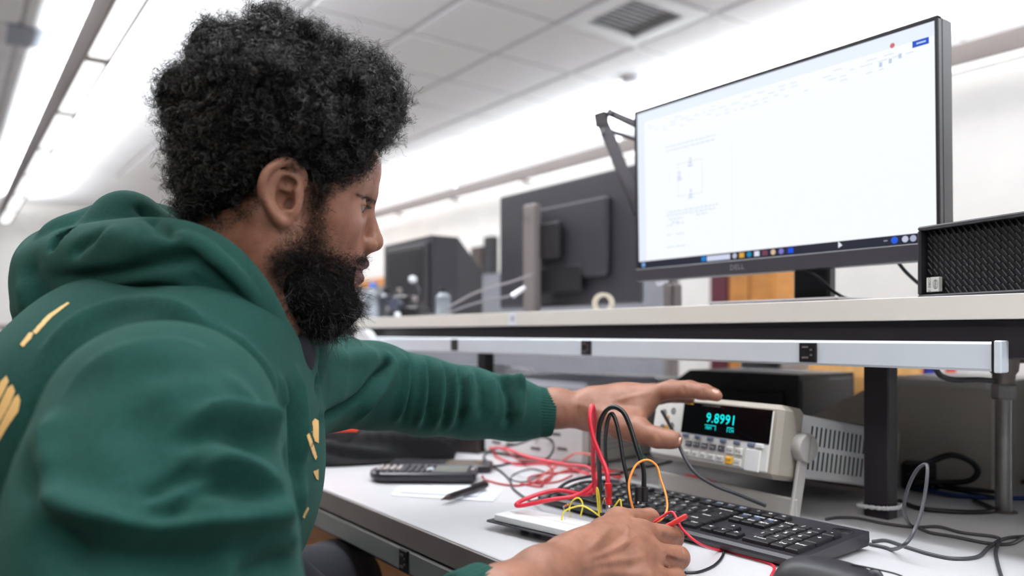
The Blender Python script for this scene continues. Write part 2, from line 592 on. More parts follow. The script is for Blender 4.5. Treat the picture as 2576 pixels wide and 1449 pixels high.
obj('tee_fitting', mb, M_cast, pipe, 'angle')
mb = MB()
c0 = RGT * 0.022 - FWD * 0.020 + np.array([0, 0, ztop + .076])
mb.ring([c0 + FWD * .02, c0, c0 - FWD * .004, c0 - FWD * .006], [.016, .016, .013, .007], 20)
obj('flange', mb, M_galv, pipe, 'angle')
# ================================================================== monitor on the shelf
ZS = zs1                       # shelf top
M_mon = mat('monitor_black', srgb(30, 29, 33), 0.38)
M_monlow = mat('monitor_chin', srgb(52, 50, 55), 0.42)
M_screen = mat('screen_white', (0.02, 0.02, 0.02), 0.25, emit=(0.93, 0.965, 1.0), estr=SCREEN)
M_s_tool = mat('screen_toolbar', (0.02, 0.02, 0.02), 0.25, emit=(0.82, 0.89, 1.0), estr=SCREEN * .98)
M_s_ink = mat('screen_ink', (0.02, 0.02, 0.02), 0.25, emit=(0.78, 0.86, 0.97), estr=SCREEN * .92)
M_s_dark = mat('screen_ink_dark', (0.02, 0.02, 0.02), 0.25, emit=(0.60, 0.70, 0.88), estr=SCREEN * .85)
M_s_bar = mat('screen_taskbar', (0.01, 0.01, 0.01), 0.25, emit=(0.016, 0.018, 0.034), estr=1.0)
def icon_mat(name, c):
    return mat('screen_' + name, (0.01, 0.01, 0.01), .25, emit=srgb(*c), estr=.95)
xl, xr = onY(1602, 500, 1.07)[0], onY(2368, 300, 1.07)[0]
MW = xr - xl
zb, zt = CAMZ + 0.099, CAMZ + 0.4205
MH = zt - zb
mon = thing('computer_monitor', ((xl + xr) / 2, 1.07, ZS), label='large lit widescreen monitor standing on the cream shelf', cat='monitor')
b0, t0 = zb - ZS, zt - ZS
Rt = rotm(math.radians(1.2))
def mloc(x, y, z):
    """monitor panel coordinates, leaning a touch forward about its lower edge"""
    v = Rt @ np.array([x, y, z - b0]); return (v[0], v[1], v[2] + b0)
mb = MB(); mb.box(mloc(0, 0.022, (b0 + t0) / 2), (MW, 0.030, MH), 0.003, Rt)
mb.box(mloc(0, 0.045, (b0 + t0) / 2 - .02), (MW * .62, 0.03, MH * .6), 0.01, Rt); obj('case', mb, M_mon, mon)
bz = 0.0055
chin = 0.0235
mb = MB()
mb.box(mloc(0, 0.003, t0 - bz / 2), (MW, 0.010, bz), 0.0012, Rt)
for s in (-1, 1):
    mb.box(mloc(s * (MW / 2 - bz / 2), 0.003, (b0 + chin + t0) / 2), (bz, 0.010, MH - chin - .002), 0.0012, Rt)
obj('bezel', mb, M_mon, mon)
mb = MB(); mb.box(mloc(0, 0.002, b0 + chin / 2), (MW, 0.012, chin), 0.0015, Rt); ch = obj('chin', mb, M_monlow, mon)
lg = MB(); put_text(lg, 'DELL', 0.0125, mloc(-0.045, -0.0046, b0 + chin * .48), (1, 0, 0), Rt @ np.array([0, 0, 1.0]), space=1.05)
obj('lettering', lg, mat('logo_silver', srgb(150, 148, 150), .35, metal=.4), ch)
SW, SH = MW - 2 * bz, MH - chin - bz
sx0, sz0 = -SW / 2, b0 + chin
def srect(m, u0, v0, u1, v1, lift):
    """rectangle on the screen, u,v in 0..1 from the lower left"""
    xa, xb = sx0 + u0 * SW, sx0 + u1 * SW
    za, zz = sz0 + v0 * SH, sz0 + v1 * SH
    m.put([mloc(xa, 0.002 - lift, za), mloc(xb, 0.002 - lift, za), mloc(xb, 0.002 - lift, zz), mloc(xa, 0.002 - lift, zz)], [(0, 1, 2, 3)])
mb = MB(); mb.box(mloc(0, 0.003, sz0 + SH / 2), (SW, 0.002, SH), 0, Rt); scr = obj('screen', mb, M_screen, mon)
m = MB(); srect(m, 0, .935, 1, 1, .0004); srect(m, 0, .05, .035, .935, .0004); obj('toolbar', m, M_s_tool, scr)
m = MB(); srect(m, 0, 0, 1, .048, .0004); bar = obj('taskbar', m, M_s_bar, scr)
m = MB()
r2 = random.Random(3)
for row, v in enumerate((.905, .885, .865, .845)):
    u = .05
    while u < .93:
        w = r2.uniform(.012, .035)
        if r2.random() < .55:
            srect(m, u, v, u + w, v + .006, .0006)
        u += w + r2.uniform(.008, .02)
for v, u0, u1 in ((.735, .13, .34), (.71, .13, .335), (.33, .13, .345), (.31, .13, .335), (.285, .14, .20), (.29, .255, .30), (.25, .13, .16), (.255, .17, .205),
                  (.19, .13, .15), (.19, .17, .205), (.115, .13, .165), (.115, .17, .21), (.265, .15, .185)):
    u = u0
    while u < u1:
        w = r2.uniform(.006, .018)
        srect(m, u, v, min(u + w, u1), v + .010, .0006)
        u += w + .004
tag(obj('page_text', m, M_s_ink, scr), kind='stuff')
m = MB()
for (a, b, c, d_) in ((.18, .42, .181, .62), (.18, .62, .28, .622), (.28, .42, .281, .62), (.18, .42, .28, .422)):
    srect(m, a, b, c, d_, .0006)
for (u, v) in ((.233, .62), (.233, .43), (.187, .55)):
    srect(m, u - .006, v - .014, u + .006, v - .004, .0007); srect(m, u - .002, v + .006, u + .004, v + .022, .0007); srect(m, u - .009, v - .03, u + .010, v - .022, .0007)
for u, v in ((.86, .86), (.885, .865), (.91, .875)):
    srect(m, u, v, u + .008, v + .022, .0007)
tag(obj('circuit_diagram', m, M_s_dark, scr), kind='stuff')
m = MB(); srect(m, .395, .05, .397, .84, .0006); obj('page_divider', m, M_s_tool, scr)
m = MB(); srect(m, .945, .905, .985, .935, .0008); sb = obj('share_button', m, icon_mat('blue', (20, 80, 200)), scr)
m = MB(); srect(m, .955, .916, .978, .924, .0011); obj('share_text', m, icon_mat('paleblue', (190, 215, 255)), sb)
def disc(m, u, v, r, lift, n=16):
    cx_, cz_ = sx0 + u * SW, sz0 + v * SH
    P = [mloc(cx_ + r * math.cos(k / n * 2 * math.pi), .002 - lift, cz_ + r * math.sin(k / n * 2 * math.pi)) for k in range(n)]
    m.put(P, [tuple(range(n))])
m = MB(); disc(m, .895, .945, .0035, .0009); obj('account_icon', m, icon_mat('rose', (214, 110, 110)), scr)
# taskbar
m = MB(); srect(m, .296, .010, .385, .040, .0008); obj('search_box', m, icon_mat('pale', (214, 220, 245)), bar)
for u, c, nm in ((.021, (120, 170, 230), 'weather'), (.283, (0, 130, 215), 'start'), (.402, (190, 190, 215), 'task'), (.428, (225, 170, 70), 'folder'), (.455, (20, 140, 190), 'browser'),
              (.482, (225, 232, 250), 'mail'), (.51, (120, 60, 90), 'store'), (.538, (220, 190, 160), 'wheel'), (.565, (130, 120, 210), 'chat'), (.596, (10, 80, 230), 'word'),
              (.895, (30, 95, 225), 'cloud'), (.872, (150, 155, 180), 'arrow'), (.922, (200, 205, 225), 'network'), (.942, (175, 180, 205), 'sound')):
    m = MB()
    if nm in ('start', 'store', 'mail', 'folder', 'word'):
        srect(m, u - .009, .012, u + .009, .040, .0008)
    elif nm == 'arrow':
        srect(m, u - .005, .024, u, .030, .0008); srect(m, u, .024, u + .005, .030, .0008)
    else:
        disc(m, u, .026, .0045 if nm != 'cloud' else .005, .0008)
    obj('task_icon', m, icon_mat(nm, c), bar)
m = MB(); u, v = .742, .03
m.put([mloc(sx0 + u * SW, .0008, sz0 + (v + .018) * SH), mloc(sx0 + u * SW, .0008, sz0 + (v - .016) * SH), mloc(sx0 + (u + .012) * SW, .0008, sz0 + (v - .004) * SH)], [(0, 1, 2)])
obj('mouse_pointer', m, icon_mat('pointer', (235, 240, 250)), scr)
# stand
nx = onY(1998, 720, 1.10)[0] - (xl + xr) / 2
mb = MB(); mb.box((nx, 0.085, 0.11), (0.066, 0.022, 0.22), 0.004); mb.box((nx, 0.066, 0.17), (0.1, 0.03, 0.1), 0.005); obj('stand_neck', mb, M_mon, mon)
mb = MB(); mb.box((nx - .01, 0.06, 0.0045), (0.235, 0.17, 0.009), 0.003); obj('stand_base', mb, mat('stand_grey', srgb(96, 90, 90), .4, metal=.3), mon)
# its leads hanging behind
def cable(name, pts, r, m, label, z=BENCH, cat='cable', n=10, seg=8, group=None, parent=None):
    P = []
    for p in pts:
        if len(p) == 2:
            P.append(onz(p[0], p[1], z + r))
        elif len(p) == 3:
            P.append(W(*p))
        else:
            P.append(onz(p[0], p[1], p[3]))
    P = spline(P, n)
    P[:, 2] = np.maximum(P[:, 2], BENCH + r)
    mb = MB(); mb.ring(P, r, seg)
    o = obw(name, mb, m, parent, smooth=True)
    if label:
        tag(o, label, cat, group)
    return o
M_cord = mat('black_cord', srgb(26, 26, 30), 0.38)
M_cordgrey = mat('grey_cord', srgb(62, 62, 68), 0.38)
cable('monitor_cable', [(2030, 680, 1.23), (2060, 700, 1.23), (2100, 735, 1.22), (2150, 760, 1.24)], .0028, M_cord, 'black lead sagging below the lit monitor beside its stand')
cable('power_lead', [(2255, 655, 1.16), (2285, 690, 1.165), (2330, 725, 1.17), (2400, 748, 1.18)], .0028, M_cord, 'black lead hanging between monitor and computer tower')

# ================================================================== desktop computer
pl_ = W(2316, 740, 1.0155)
pc = thing('desktop_computer', (pl_[0], pl_[1], ZS), (0, 0, math.radians(-14.7)), 'small black desktop computer with slatted front lying on the shelf', 'computer')
M_pc = mat('computer_black', srgb(34, 32, 36), .42)
M_pcdark = mat('computer_recess', srgb(8, 8, 12), .55)
M_bar = mat('grille_bar', srgb(46, 45, 50), .34)
PW, PHT = .290, .0926
mb = MB()
mb.box((PW / 2, .155, PHT / 2 + .002), (PW, .29, PHT - .004), .002)
obj('case', mb, M_pc, pc)
mb = MB()
e = .0052
mb.box((PW / 2, .003, PHT - e / 2), (PW, .02, e), .002); mb.box((PW / 2, .003, e / 2), (PW, .02, e), .002)
mb.box((e / 2, .003, PHT / 2), (e, .02, PHT - 2 * e + .001), .002); mb.box((PW - e / 2, .003, PHT / 2), (e, .02, PHT - 2 * e + .001), .002)
obj('front_frame', mb, M_pc, pc)
mb = MB(); mb.box((PW / 2, .008, PHT / 2), (PW - 2 * e, .004, PHT - 2 * e)); gr = obj('grille', mb, M_pcdark, pc)
bm_ = MB(); bm_.box((0, 0, 0), (.0017, .004, .0102), .0004, rotm(0, math.radians(-38), 0))
bme = bm_.mesh('grille_bar'); bme.materials.append(M_bar)
rest = MB()
rows, pitch = 10, .0084
rh = (PHT - 2 * e) / rows
for j in range(rows):
    for i in range(33):
        x = e + .006 + i * pitch + (j % 2) * 0.0
        z = e + (j + .5) * rh
        if .010 < x < .034 and z < .030 and x < .032:
            continue
        if x > PW - .008:
            continue
        if i < 22:
            link('grille_bar', bme, None, gr, loc=(x, .0045, z))
        else:
            rest.box((x, .0045, z), (.0017, .004, .0102), .0004, rotm(0, math.radians(-38), 0))
tag(obj('grille_rest', rest, M_bar, gr), kind='stuff')
mb = MB(); mb.box((.021, -.0005, .0175), (.0185, .0065, .0185), .0006); st = obj('badge', mb, mat('badge_silver', srgb(196, 196, 190), .35, metal=.2), pc)
M_ink = mat('badge_ink', srgb(60, 60, 66), .5)
mb = MB(); put_text(mb, 'intel', .0062, (.0255, -.0041, .0175), (0, 0, -1), (1, 0, 0))
put_text(mb, 'CORE i5', .0054, (.0165, -.0041, .0175), (0, 0, -1), (1, 0, 0))
for k in range(20):
    a0, a1 = k / 20 * 2 * math.pi, (k + 1) / 20 * 2 * math.pi
    ring = [(.0255 + rr * .78 * math.cos(a), -.0041, .0175 + rr * 1.25 * math.sin(a)) for a in (a0, a1) for rr in (.0042, .0047)]
    mb.put(ring, [(0, 1, 3, 2)])
obj('badge_print', mb, M_ink, st)

# ================================================================== bench multimeter
M_boot = mat('meter_boot_grey', srgb(150, 144, 134), .6, var=.04, vscale=20)
M_case = mat('meter_case_white', srgb(222, 224, 226), .4)
M_panel = mat('meter_panel', srgb(214, 214, 212), .45)
M_window = mat('meter_window', srgb(5, 5, 8), .08)
M_vfd = mat('meter_digits', (0, 0, 0), .4, emit=(0.0, 0.80, 0.80), estr=1.4)
M_keyd = mat('meter_key_dark', srgb(72, 72, 82), .5)
M_keyw = mat('meter_key_white', srgb(206, 206, 202), .5)
M_keyb = mat('meter_key_blue', srgb(96, 106, 130), .5)
M_yel = mat('meter_key_yellow', srgb(240, 176, 30), .5)
M_grn = mat('meter_key_green', srgb(120, 165, 130), .5)
DW, DH, DD = .254, .104, .30
dm = W(1945, 1207, 1.08)
ang = math.radians(-2.9)
tilt = math.radians(-10.3)
# root at the front lower-left corner of the tilted meter
ex = np.array([math.cos(ang), math.sin(ang), 0])
dmo = dm - ex * DW
meter = thing('bench_multimeter', tuple(dmo), (tilt, 0, ang), 'grey and white bench multimeter with glowing cyan reading, propped on its handle', 'multimeter')
mb = MB()
mb.box((DW / 2, .165, DH / 2), (DW - .014, .25, DH - .014), .003)
case = obj('case', mb, M_case, meter)
mb = MB(); mb.box((DW / 2, .029, DH / 2), (DW, .054, DH), .007)
boot = obj('front_boot', mb, M_boot, meter)
mb = MB(); mb.box((DW / 2, .288, DH / 2), (DW, .03, DH), .007); obj('rear_boot', mb, M_boot, meter)
mb = MB(); mb.box((DW / 2 - .002, .0015, DH / 2 - .001), (DW - .020, .004, DH - .016), .002)
panel = obj('front_panel', mb, M_panel, meter)
mb = MB(); mb.prism([(.072, .047), (.2405, .047), (.2405, .095), (.072, .095)], -.0012, .002, 'y'); win = obj('display_window', mb, M_window, meter)
mb = MB(); put_text(mb, '9.8991', .0205, (.150, -.0016, .0735), (1, 0, 0), (0, 0, 1), space=1.05); obj('reading', mb, M_vfd, win)
mb = MB()
put_text(mb, 'MEM', .006, (.128, -.0016, .0585), (1, 0, 0), (0, 0, 1)); put_text(mb, 'CH', .0068, (.172, -.0016, .0585), (1, 0, 0), (0, 0, 1))
for a, b, c, d_ in ((.120, .0625, .142, .0633), (.1412, .056, .142, .0633), (.164, .0625, .176, .0633), (.164, .056, .1648, .0633)):
    mb.put([(a, -.0016, b), (c, -.0016, b), (c, -.0016, d_), (a, -.0016, d_)], [(0, 1, 2, 3)])
obj('annunciators', mb, M_vfd, win)
mb = MB(); mb.put([(.076, -.0015, .0915), (.092, -.0015, .0915), (.092, -.0015, .0928), (.076, -.0015, .0928)], [(0, 1, 2, 3)]); obj('brand_strip', mb, M_yel, win)
mb = MB(); put_text(mb, '5 1/2 DIGIT MULTIMETER', .0032, (.128, -.0015, .0921), (1, 0, 0), (0, 0, 1)); obj('title_print', mb, mat('title_grey', srgb(120, 118, 116), .6), win)
def key(x, z, w, h, m, name='key', sym=None, d=.0045):
    k_ = MB(); k_.box((x, -.0012, z), (w, d, h), .0009)
    o = obj(name, k_, m, panel)
    if sym:
        t_ = MB(); put_text(t_, sym, h * .55, (x, -.0012 - d / 2 - .0001, z), (1, 0, 0), (0, 0, 1))
        obj('legend', t_, M_case if m in (M_keyd, M_keyb) else M_keyd, o)
for i, s in enumerate(('DCV', 'ACV', 'OHM', 'FRQ', 'TMP', '')):
    key(.083 + i * .0255, .0430, .0115, .0055, M_keyb, 'softkey')
key(.226, .0430, .0125, .0065, M_case, 'softkey')
for i, s in enumerate(('DC V', 'AC V', 'Ohm', 'Frq', 'A')):
    key(.0915 + i * .0165, .0315, .0115, .0088, M_keyd, sym=s)
for i, s in enumerate(('Null', 'dB', 'Min', 'Lim', 'Math')):
    key(.0915 + i * .0165, .0160, .0115, .0088, M_keyw, sym=s)
for (x, z, m_, s) in ((.1745, .0305, M_keyw, 'Auto'), (.1905, .0305, M_keyw, 'Rng'), (.1745, .0160, M_yel, 'Shift'), (.1905, .0148, M_keyw, 'Loc')):
    key(x, z, .0125, .0105, m_, sym=s)
mb = MB(); mb.box((.216, -.0006, .0215), (.026, .004, .031), .0012); pw = obj('power_panel', mb, M_case, panel)
mb = MB(); mb.lathe([(.0045, 0), (.0045, .0015), (.0035, .0025)], (.216, -.0025, .0150), 'y', 16); obj('power_button', mb, M_grn, pw, 'angle')
for (x, z) in ((.0645, .0405), (.0645, .027), (.0645, .0135)):
    mb = MB(); mb.lathe([(.0042, 0), (.0042, .001), (.003, .0018)], (x, -.0004, z), 'y', 14); obj('round_key', mb, M_keyd, panel, 'angle')
# input terminals at the left
for (x, z, m_) in ((.030, .074, M_black), (.050, .078, M_black), (.030, .050, M_black), (.050, .054, M_black), (.030, .026, M_black)):
    mb = MB(); mb.lathe([(.0058, 0), (.0058, .004), (.0035, .004), (.0033, .001)], (x, -.0005, z), 'y', 16); obj('terminal', mb, m_, panel, 'angle')
for z in (.066, .0515):
    mb = MB(); mb.lathe([(.005, 0), (.0068, .001), (.0068, .006), (.005, .0065)], (.0395, -.0005, z), 'y', 14); obj('terminal', mb, M_yel, panel, 'angle')
# vents on the right side: two rows of upright slots
for j, zc in enumerate((.069, .034)):
    for i in range(17):
        mb = MB(); mb.box((DW - .0068, .082 + i * .0108, zc), (.0012, .0034, .028), .0004); obj('vent_slot', mb, mat('vent_slot_dark', srgb(40, 46, 46), .8), case)
# handle: pivot disc, arm and the cross bar standing on the bench
Rm = rotm(tilt, 0, ang)
piv = W(1989, 1122, 1.125)
def tol(p):   # room point to the meter's own axes
    return Rm.T @ (np.asarray(p, float) - dmo)
foot = W(1955, 1303, 1.118); foot[2] = BENCH + .007
M_handle = mat('handle_grey', srgb(160, 158, 154), .5)
pl = tol(piv); fl = tol(foot)
pl[0] = DW + .004
fl[0] = DW + .006
hb = MB()
dirv = fl - pl; L_ = np.linalg.norm(dirv[1:]); dirv /= np.linalg.norm(dirv)
a_ = math.atan2(-dirv[1], -dirv[2])
mid = (pl + fl) / 2
hb.box((DW + .0065, mid[1], mid[2]), (.006, .020, L_ + .004), .002, rotm(-a_, 0, 0))
handle = obj('handle', hb, M_handle, meter)
mb = MB(); mb.lathe([(.0205, -.006), (.0215, 0), (.0215, .006), (.0195, .009), (.0, .010)], (DW + .006, pl[1], pl[2]), 'x', 28); pd = obj('pivot_disc', mb, M_handle, handle, 'angle')
mb = MB(); mb.box((DW + .0162, pl[1], pl[2]), (.0008, .0016, .034)); obj('pivot_rib', mb, M_boot, pd)
mb = MB(); up_ = Rm.T @ np.array([0, 0, 1.0])
Rw = Rm.T
c_ = tol(foot); c_[0] = DW / 2 + .003
mb.box(c_ + up_ * .011, (DW + .018, .006, .030), .002, Rw @ rotm(0, 0, ang)); obj('handle_bar', mb, M_handle, handle)

# ================================================================== keyboard
k_fl, k_fr = onz(1344, 1236, BENCH + .018), onz(2011, 1402, BENCH + .018)
kd = k_fr - k_fl
krz = math.atan2(kd[1], kd[0])
KW, KD = .447, .150
kex = np.array([math.cos(krz), math.sin(krz), 0])
ko = k_fr - kex * KW
ko[2] = BENCH
kb = thing('keyboard', tuple(ko), (0, 0, krz), 'black full-size computer keyboard lying in front of the multimeter', 'keyboard')
M_kb = mat('keyboard_black', srgb(36, 34, 40), .42, bump=.05, bscale=900)
M_key = mat('keycap_black', srgb(28, 27, 31), .38, bump=.05, bscale=1200)
M_leg = mat('legend_white', srgb(240, 243, 248), .5)
M_legb = mat('legend_blue', srgb(96, 140, 220), .5)
sl = math.radians(3.0)
Rk = rotm(sl)
def kz(y):
    return .0155 + math.tan(sl) * y
mb = MB()
prof = [(0.002, .004), (KD - .004, .006), (KD, .012), (KD - .001, kz(KD)), (.004, kz(0) + .0002), (0, kz(0) - .003), (0, .009)]
mb.prism(prof, 0, KW, 'x')
obj('case', mb, M_kb, kb)
for x in (.05, KW - .05):
    for y in (.02, KD - .02):
        mb = MB(); mb.box((x, y, .0026), (.03, .012, .005), .001); obj('rubber_foot', mb, M_black, kb)
U = .01905
rows_ = [  # y in units from the front, list of (width, legend)
    (0.0, [(1.25, 'Ctrl'), (1.25, '#'), (1.25, 'Alt'), (6.25, ''), (1.25, 'Alt'), (1.25, '#'), (1.25, '='), (1.25, 'Ctrl')]),
    (1.0, [(2.25, 'Shift'), (1, 'Z'), (1, 'X'), (1, 'C'), (1, 'V'), (1, 'B'), (1, 'N'), (1, 'M'), (1, ','), (1, '.'), (1, '/'), (2.75, 'Shift')]),
    (2.0, [(1.75, 'Caps'), (1, 'A'), (1, 'S'), (1, 'D'), (1, 'F'), (1, 'G'), (1, 'H'), (1, 'J'), (1, 'K'), (1, 'L'), (1, ';'), (1, '"'), (2.25, 'Enter')]),
    (3.0, [(1.5, 'Tab'), (1, 'Q'), (1, 'W'), (1, 'E'), (1, 'R'), (1, 'T'), (1, 'Y'), (1, 'U'), (1, 'I'), (1, 'O'), (1, 'P'), (1, '['), (1, ']'), (1.5, '\\')]),
    (4.0, [(1, '~'), (1, '1'), (1, '2'), (1, '3'), (1, '4'), (1, '5'), (1, '6'), (1, '7'), (1, '8'), (1, '9'), (1, '0'), (1, '-'), (1, '+'), (2, 'Backspace')]),
    (5.3, [(1, 'Esc'), (-1, ''), (1, 'F1'), (1, 'F2'), (1, 'F3'), (1, 'F4'), (-.5, ''), (1, 'F5'), (1, 'F6'), (1, 'F7'), (1, 'F8'), (-.5, ''), (1, 'F9'), (1, 'F10'), (1, 'F11'), (1, 'F12')]),
]
keys = []
for y, r_ in rows_:
    x = 0
    for w, s in r_:
        if w > 0:
            keys.append((x + w / 2, y + .5, w, 1, s))
        x += abs(w)
x0 = 15.25
for i, s in enumerate(('<', 'v', '>')): keys.append((x0 + i + .5, .5, 1, 1, s))
keys.append((x0 + 1.5, 1.5, 1, 1, '^'))
for i, s in enumerate(('Delete', 'End', 'PgDn')): keys.append((x0 + i + .5, 3.5, 1, 1, s))
for i, s in enumerate(('Insert', 'Home', 'PgUp')): keys.append((x0 + i + .5, 4.5, 1, 1, s))
for i, s in enumerate(('-)', 'o', '+)')): keys.append((x0 + i + .5, 5.8, 1, 1, s))
x0 = 18.5
keys.append((x0 + 1, .5, 2, 1, '0 Insert')); keys.append((x0 + 2.5, .5, 1, 1, '. Del'))
for j, r_ in enumerate((('1', '2', '3'), ('4', '5', '6'), ('7', '8', '9'))):
    for i, s in enumerate(r_): keys.append((x0 + i + .5, j + 1.5, 1, 1, s))
for i, s in enumerate(('Num', '/', '*', '-')): keys.append((x0 + i + .5, 4.5, 1, 1, s))
keys.append((x0 + 3.5, 1, 1, 2, 'Enter')); keys.append((x0 + 3.5, 3, 1, 2, '+'))
cap = {}
mx, my = (KW - 22.5 * U) / 2, .0125
for (kx, ky, kw_, kh_, s) in keys:
    if (kw_, kh_) not in cap:
        hw, hh = (kw_ * U - .0022) / 2, (kh_ * U - .0022) / 2
        m_ = MB()
        t_ = .0016
        V = [(-hw, -hh, -.001), (hw, -hh, -.001), (hw, hh, -.001), (-hw, hh, -.001),
             (-hw + .0004, -hh + .0004, .0038), (hw - .0004, -hh + .0004, .0038), (hw - .0004, hh - .0004, .0038), (-hw + .0004, hh - .0004, .0038),
             (-hw + t_, -hh + t_, .0050), (hw - t_, -hh + t_, .0050), (hw - t_, hh - t_, .0048), (-hw + t_, hh - t_, .0048)]
        F = [(8, 9, 10, 11)]
        for a in (0, 4):
            for k in range(4):
                F.append((a + k, a + (k + 1) % 4, a + 4 + (k + 1) % 4, a + 4 + k))
        m_.put(V, F)
        cap[(kw_, kh_)] = m_.mesh('key')
        cap[(kw_, kh_)].materials.append(M_key)
    x, y = mx + kx * U, my + ky * U * .985
    ko_ = link('key', cap[(kw_, kh_)], None, kb, loc=(x, y, kz(y) + .0002), rot=(sl, 0, 0))
    if s:
        lm = MB()
        sz = .0092 if len(s) == 1 else (.0062 if len(s) < 6 else .0052)
        if s[0] in '1234567890' and len(s) == 1:
            sz = .0088
        put_text(lm, s, sz, (0, .0024, .0052), (1, 0, 0), (0, 1, 0), bold=.022)
        if s in ('Insert', 'Home', 'PgUp', 'F9', 'F10', 'F11', 'F12'):
            lm.cur = 1
            put_text(lm, 'Prt' if s[0] != 'F' else 'Fn', .0054, (0, -.0028, .0052), (1, 0, 0), (0, 1, 0), bold=.02)
        obj('legend', lm, [M_leg, M_legb], ko_)
mb = MB()
for rr in (.0045, .0075, .0105):
    P = [(KW - .022 + rr * math.cos(a) * 1.2, KD - .022 + rr * math.sin(a), kz(KD - .022 + rr * math.sin(a)) + .0004) for a in np.linspace(0, 2 * math.pi, 25)]
    mb.ring(P, .0005, 5)
mb.lathe([(.0025, 0), (.0025, .0008), (.001, .001)], (KW - .022, KD - .022, kz(KD - .022)), n=12)
obj('emblem', mb, M_black, kb)

# ================================================================== mouse
mp = onz(2100, 1512, BENCH)
ms = thing('computer_mouse', (mp[0], mp[1], BENCH), (0, 0, YAW + math.radians(-18)), 'black computer mouse beside the near end of the keyboard', 'mouse')
V, F = [], []
nu, nv = 28, 14
a_, b_, c_ = .061, .032, .038
for j in range(nv + 1):
    ph = j / nv * math.pi / 2
    for i in range(nu):
        th = i / nu * 2 * math.pi
        x = a_ * math.copysign(abs(math.cos(th)) ** .85, math.cos(th)) * math.cos(ph) ** .55
        y = b_ * math.copysign(abs(math.sin(th)) ** .85, math.sin(th)) * math.cos(ph) ** .55
        z = c_ * math.sin(ph) * (1 - .22 * (x / a_) - .12 * (x / a_) ** 2)
        V.append((x, y, z + .001))
for j in range(nv):
    for i in range(nu):
        i2 = (i + 1) % nu
        F.append((j * nu + i, j * nu + i2, (j + 1) * nu + i2, (j + 1) * nu + i))
mb = MB(); mb.put(V, F); obj('shell', mb, mat('mouse_black', srgb(34, 33, 37), .48), ms, True)
mb = MB(); mb.lathe([(.004, -.0035), (.008, -.003), (.008, .003), (.004, .0035)], (.036, 0, .0265), 'y', 20); obj('scroll_wheel', mb, M_cordgrey, ms, True)
mb = MB(); mb.ring(spline([(.06, 0, .030), (.048, 0, .033), (.015, 0, .0375)], 6), .0009, 6); obj('button_seam', mb, M_black, ms)

# ================================================================== breadboard
zb_ = BENCH + .022
b1, b2 = onz(1243, 1293, zb_), onz(1430, 1335, zb_)
brz = math.atan2((b2 - b1)[1], (b2 - b1)[0])
bo = onz(1243, 1293, zb_)
bb = thing('breadboard', (bo[0], bo[1], BENCH), (0, 0, brz), 'white solderless breadboard on a black plate under the hand', 'breadboard')
M_bb = mat('breadboard_white', srgb(238, 240, 242), .5)
mb = MB(); mb.box((.0825, .0275, .0175), (.165, .055, .009), .0008); blk = obj('block', mb, M_bb, bb)
mb = MB(); mb.prism([(-.012, -.002), (-.008, -.006), (.19, -.006), (.194, -.002), (.194, .062), (.19, .066), (-.008, .066), (-.012, .062)], .0112, .0127); obj('base_plate', mb, mat('plate_black', srgb(46, 46, 52), .35), bb)
for (x, y) in ((.03, .028), (.165, .028), (.03, .052), (.165, .052)):
    mb = MB(); mb.lathe([(.006, 0), (.0062, .008), (.005, .0113)], (x, y, 0), n=14); obj('rubber_foot', mb, M_black, bb)
hm = MB()
for i in range(58):
    for j in range(14):
        y = .006 + j * .0033 if j not in (6, 7) else None
        if y is None: continue
        hm.put([(.008 + i * .00254 + dx, y + dy, .02202) for dx, dy in ((0, 0), (.0007, 0), (.0007, .0007), (0, .0007))], [(0, 1, 2, 3)])
tag(obj('contact_holes', hm, mat('hole_grey', srgb(190, 192, 196), .7), blk), kind='stuff')
mb = MB(); mb.box((.0825, .0275, .02201), (.158, .003, .0003)); obj('centre_groove', mb, mat('groove_grey', srgb(205, 207, 210), .6), blk)
# ================================================================== wires and leads
M_red = mat('red_lead', srgb(206, 40, 60), .38)
M_reddark = mat('dark_red_lead', srgb(168, 44, 46), .4)
M_blk = mat('black_lead', srgb(24, 28, 30), .32)
M_yelw = mat('yellow_wire', srgb(232, 210, 60), .42)
M_org = mat('orange_wire', srgb(240, 150, 60), .42)
M_redplug = mat('red_plug', srgb(196, 34, 40), .34)
M_lead = mat('bare_wire', srgb(200, 200, 205), .3, metal=.8)
ZB = BENCH
def root_cable(name, pts, r, m, label, cat='cable', n=10, seg=8, group=None):
    P = []
    for p in pts:
        P.append(onz(p[0], p[1], ZB + r) if len(p) == 2 else W(*p))
    P = spline(P, n)
    return P
# red test lead: tall loop ending in a plug pushed into the breadboard
tl = thing('red_test_lead', tuple(W(1530, 1300, .965)), label='red test lead arching up and down into a red plug at the breadboard', cat='test lead')
P = root_cable('', [(1300, 1268, 1.06), (1330, 1250, 1.05), (1420, 1234, 1.03), (1500, 1222, 1.03), (1500, 1130, 1.03), (1482, 1060, 1.02), (1489, 1021, 1.01), (1499, 1050, 1.0), (1490, 1110, .99), (1513, 1160, .98), (1530, 1215, .97)], .0032, None, None)
P = root_cable('', [(1497, 1240, 1.07), (1492, 1170, 1.05), (1492, 1100, 1.03), (1495, 1050, 1.015), (1490, 1021, 1.0), (1484, 1050, .99), (1492, 1100, .985), (1512, 1150, .98), (1526, 1185, .972), (1530, 1218, .968)], .003, None, None)
mb = MB(); mb.ring(P, .0030, 10); obw('lead', mb, M_red, tl, True)
mb = MB()
mb.ring([W(1530, 1214, .968), W(1530, 1216, .968), W(1531, 1248, .967), W(1531, 1250, .967)], [.0030, .0043, .0043, .0036], 14)
mb.ring([W(1531, 1248, .967), W(1532, 1268, .966)], [.0036, .0038], 14)
plug = obw('plug', mb, M_redplug, tl, 'angle')
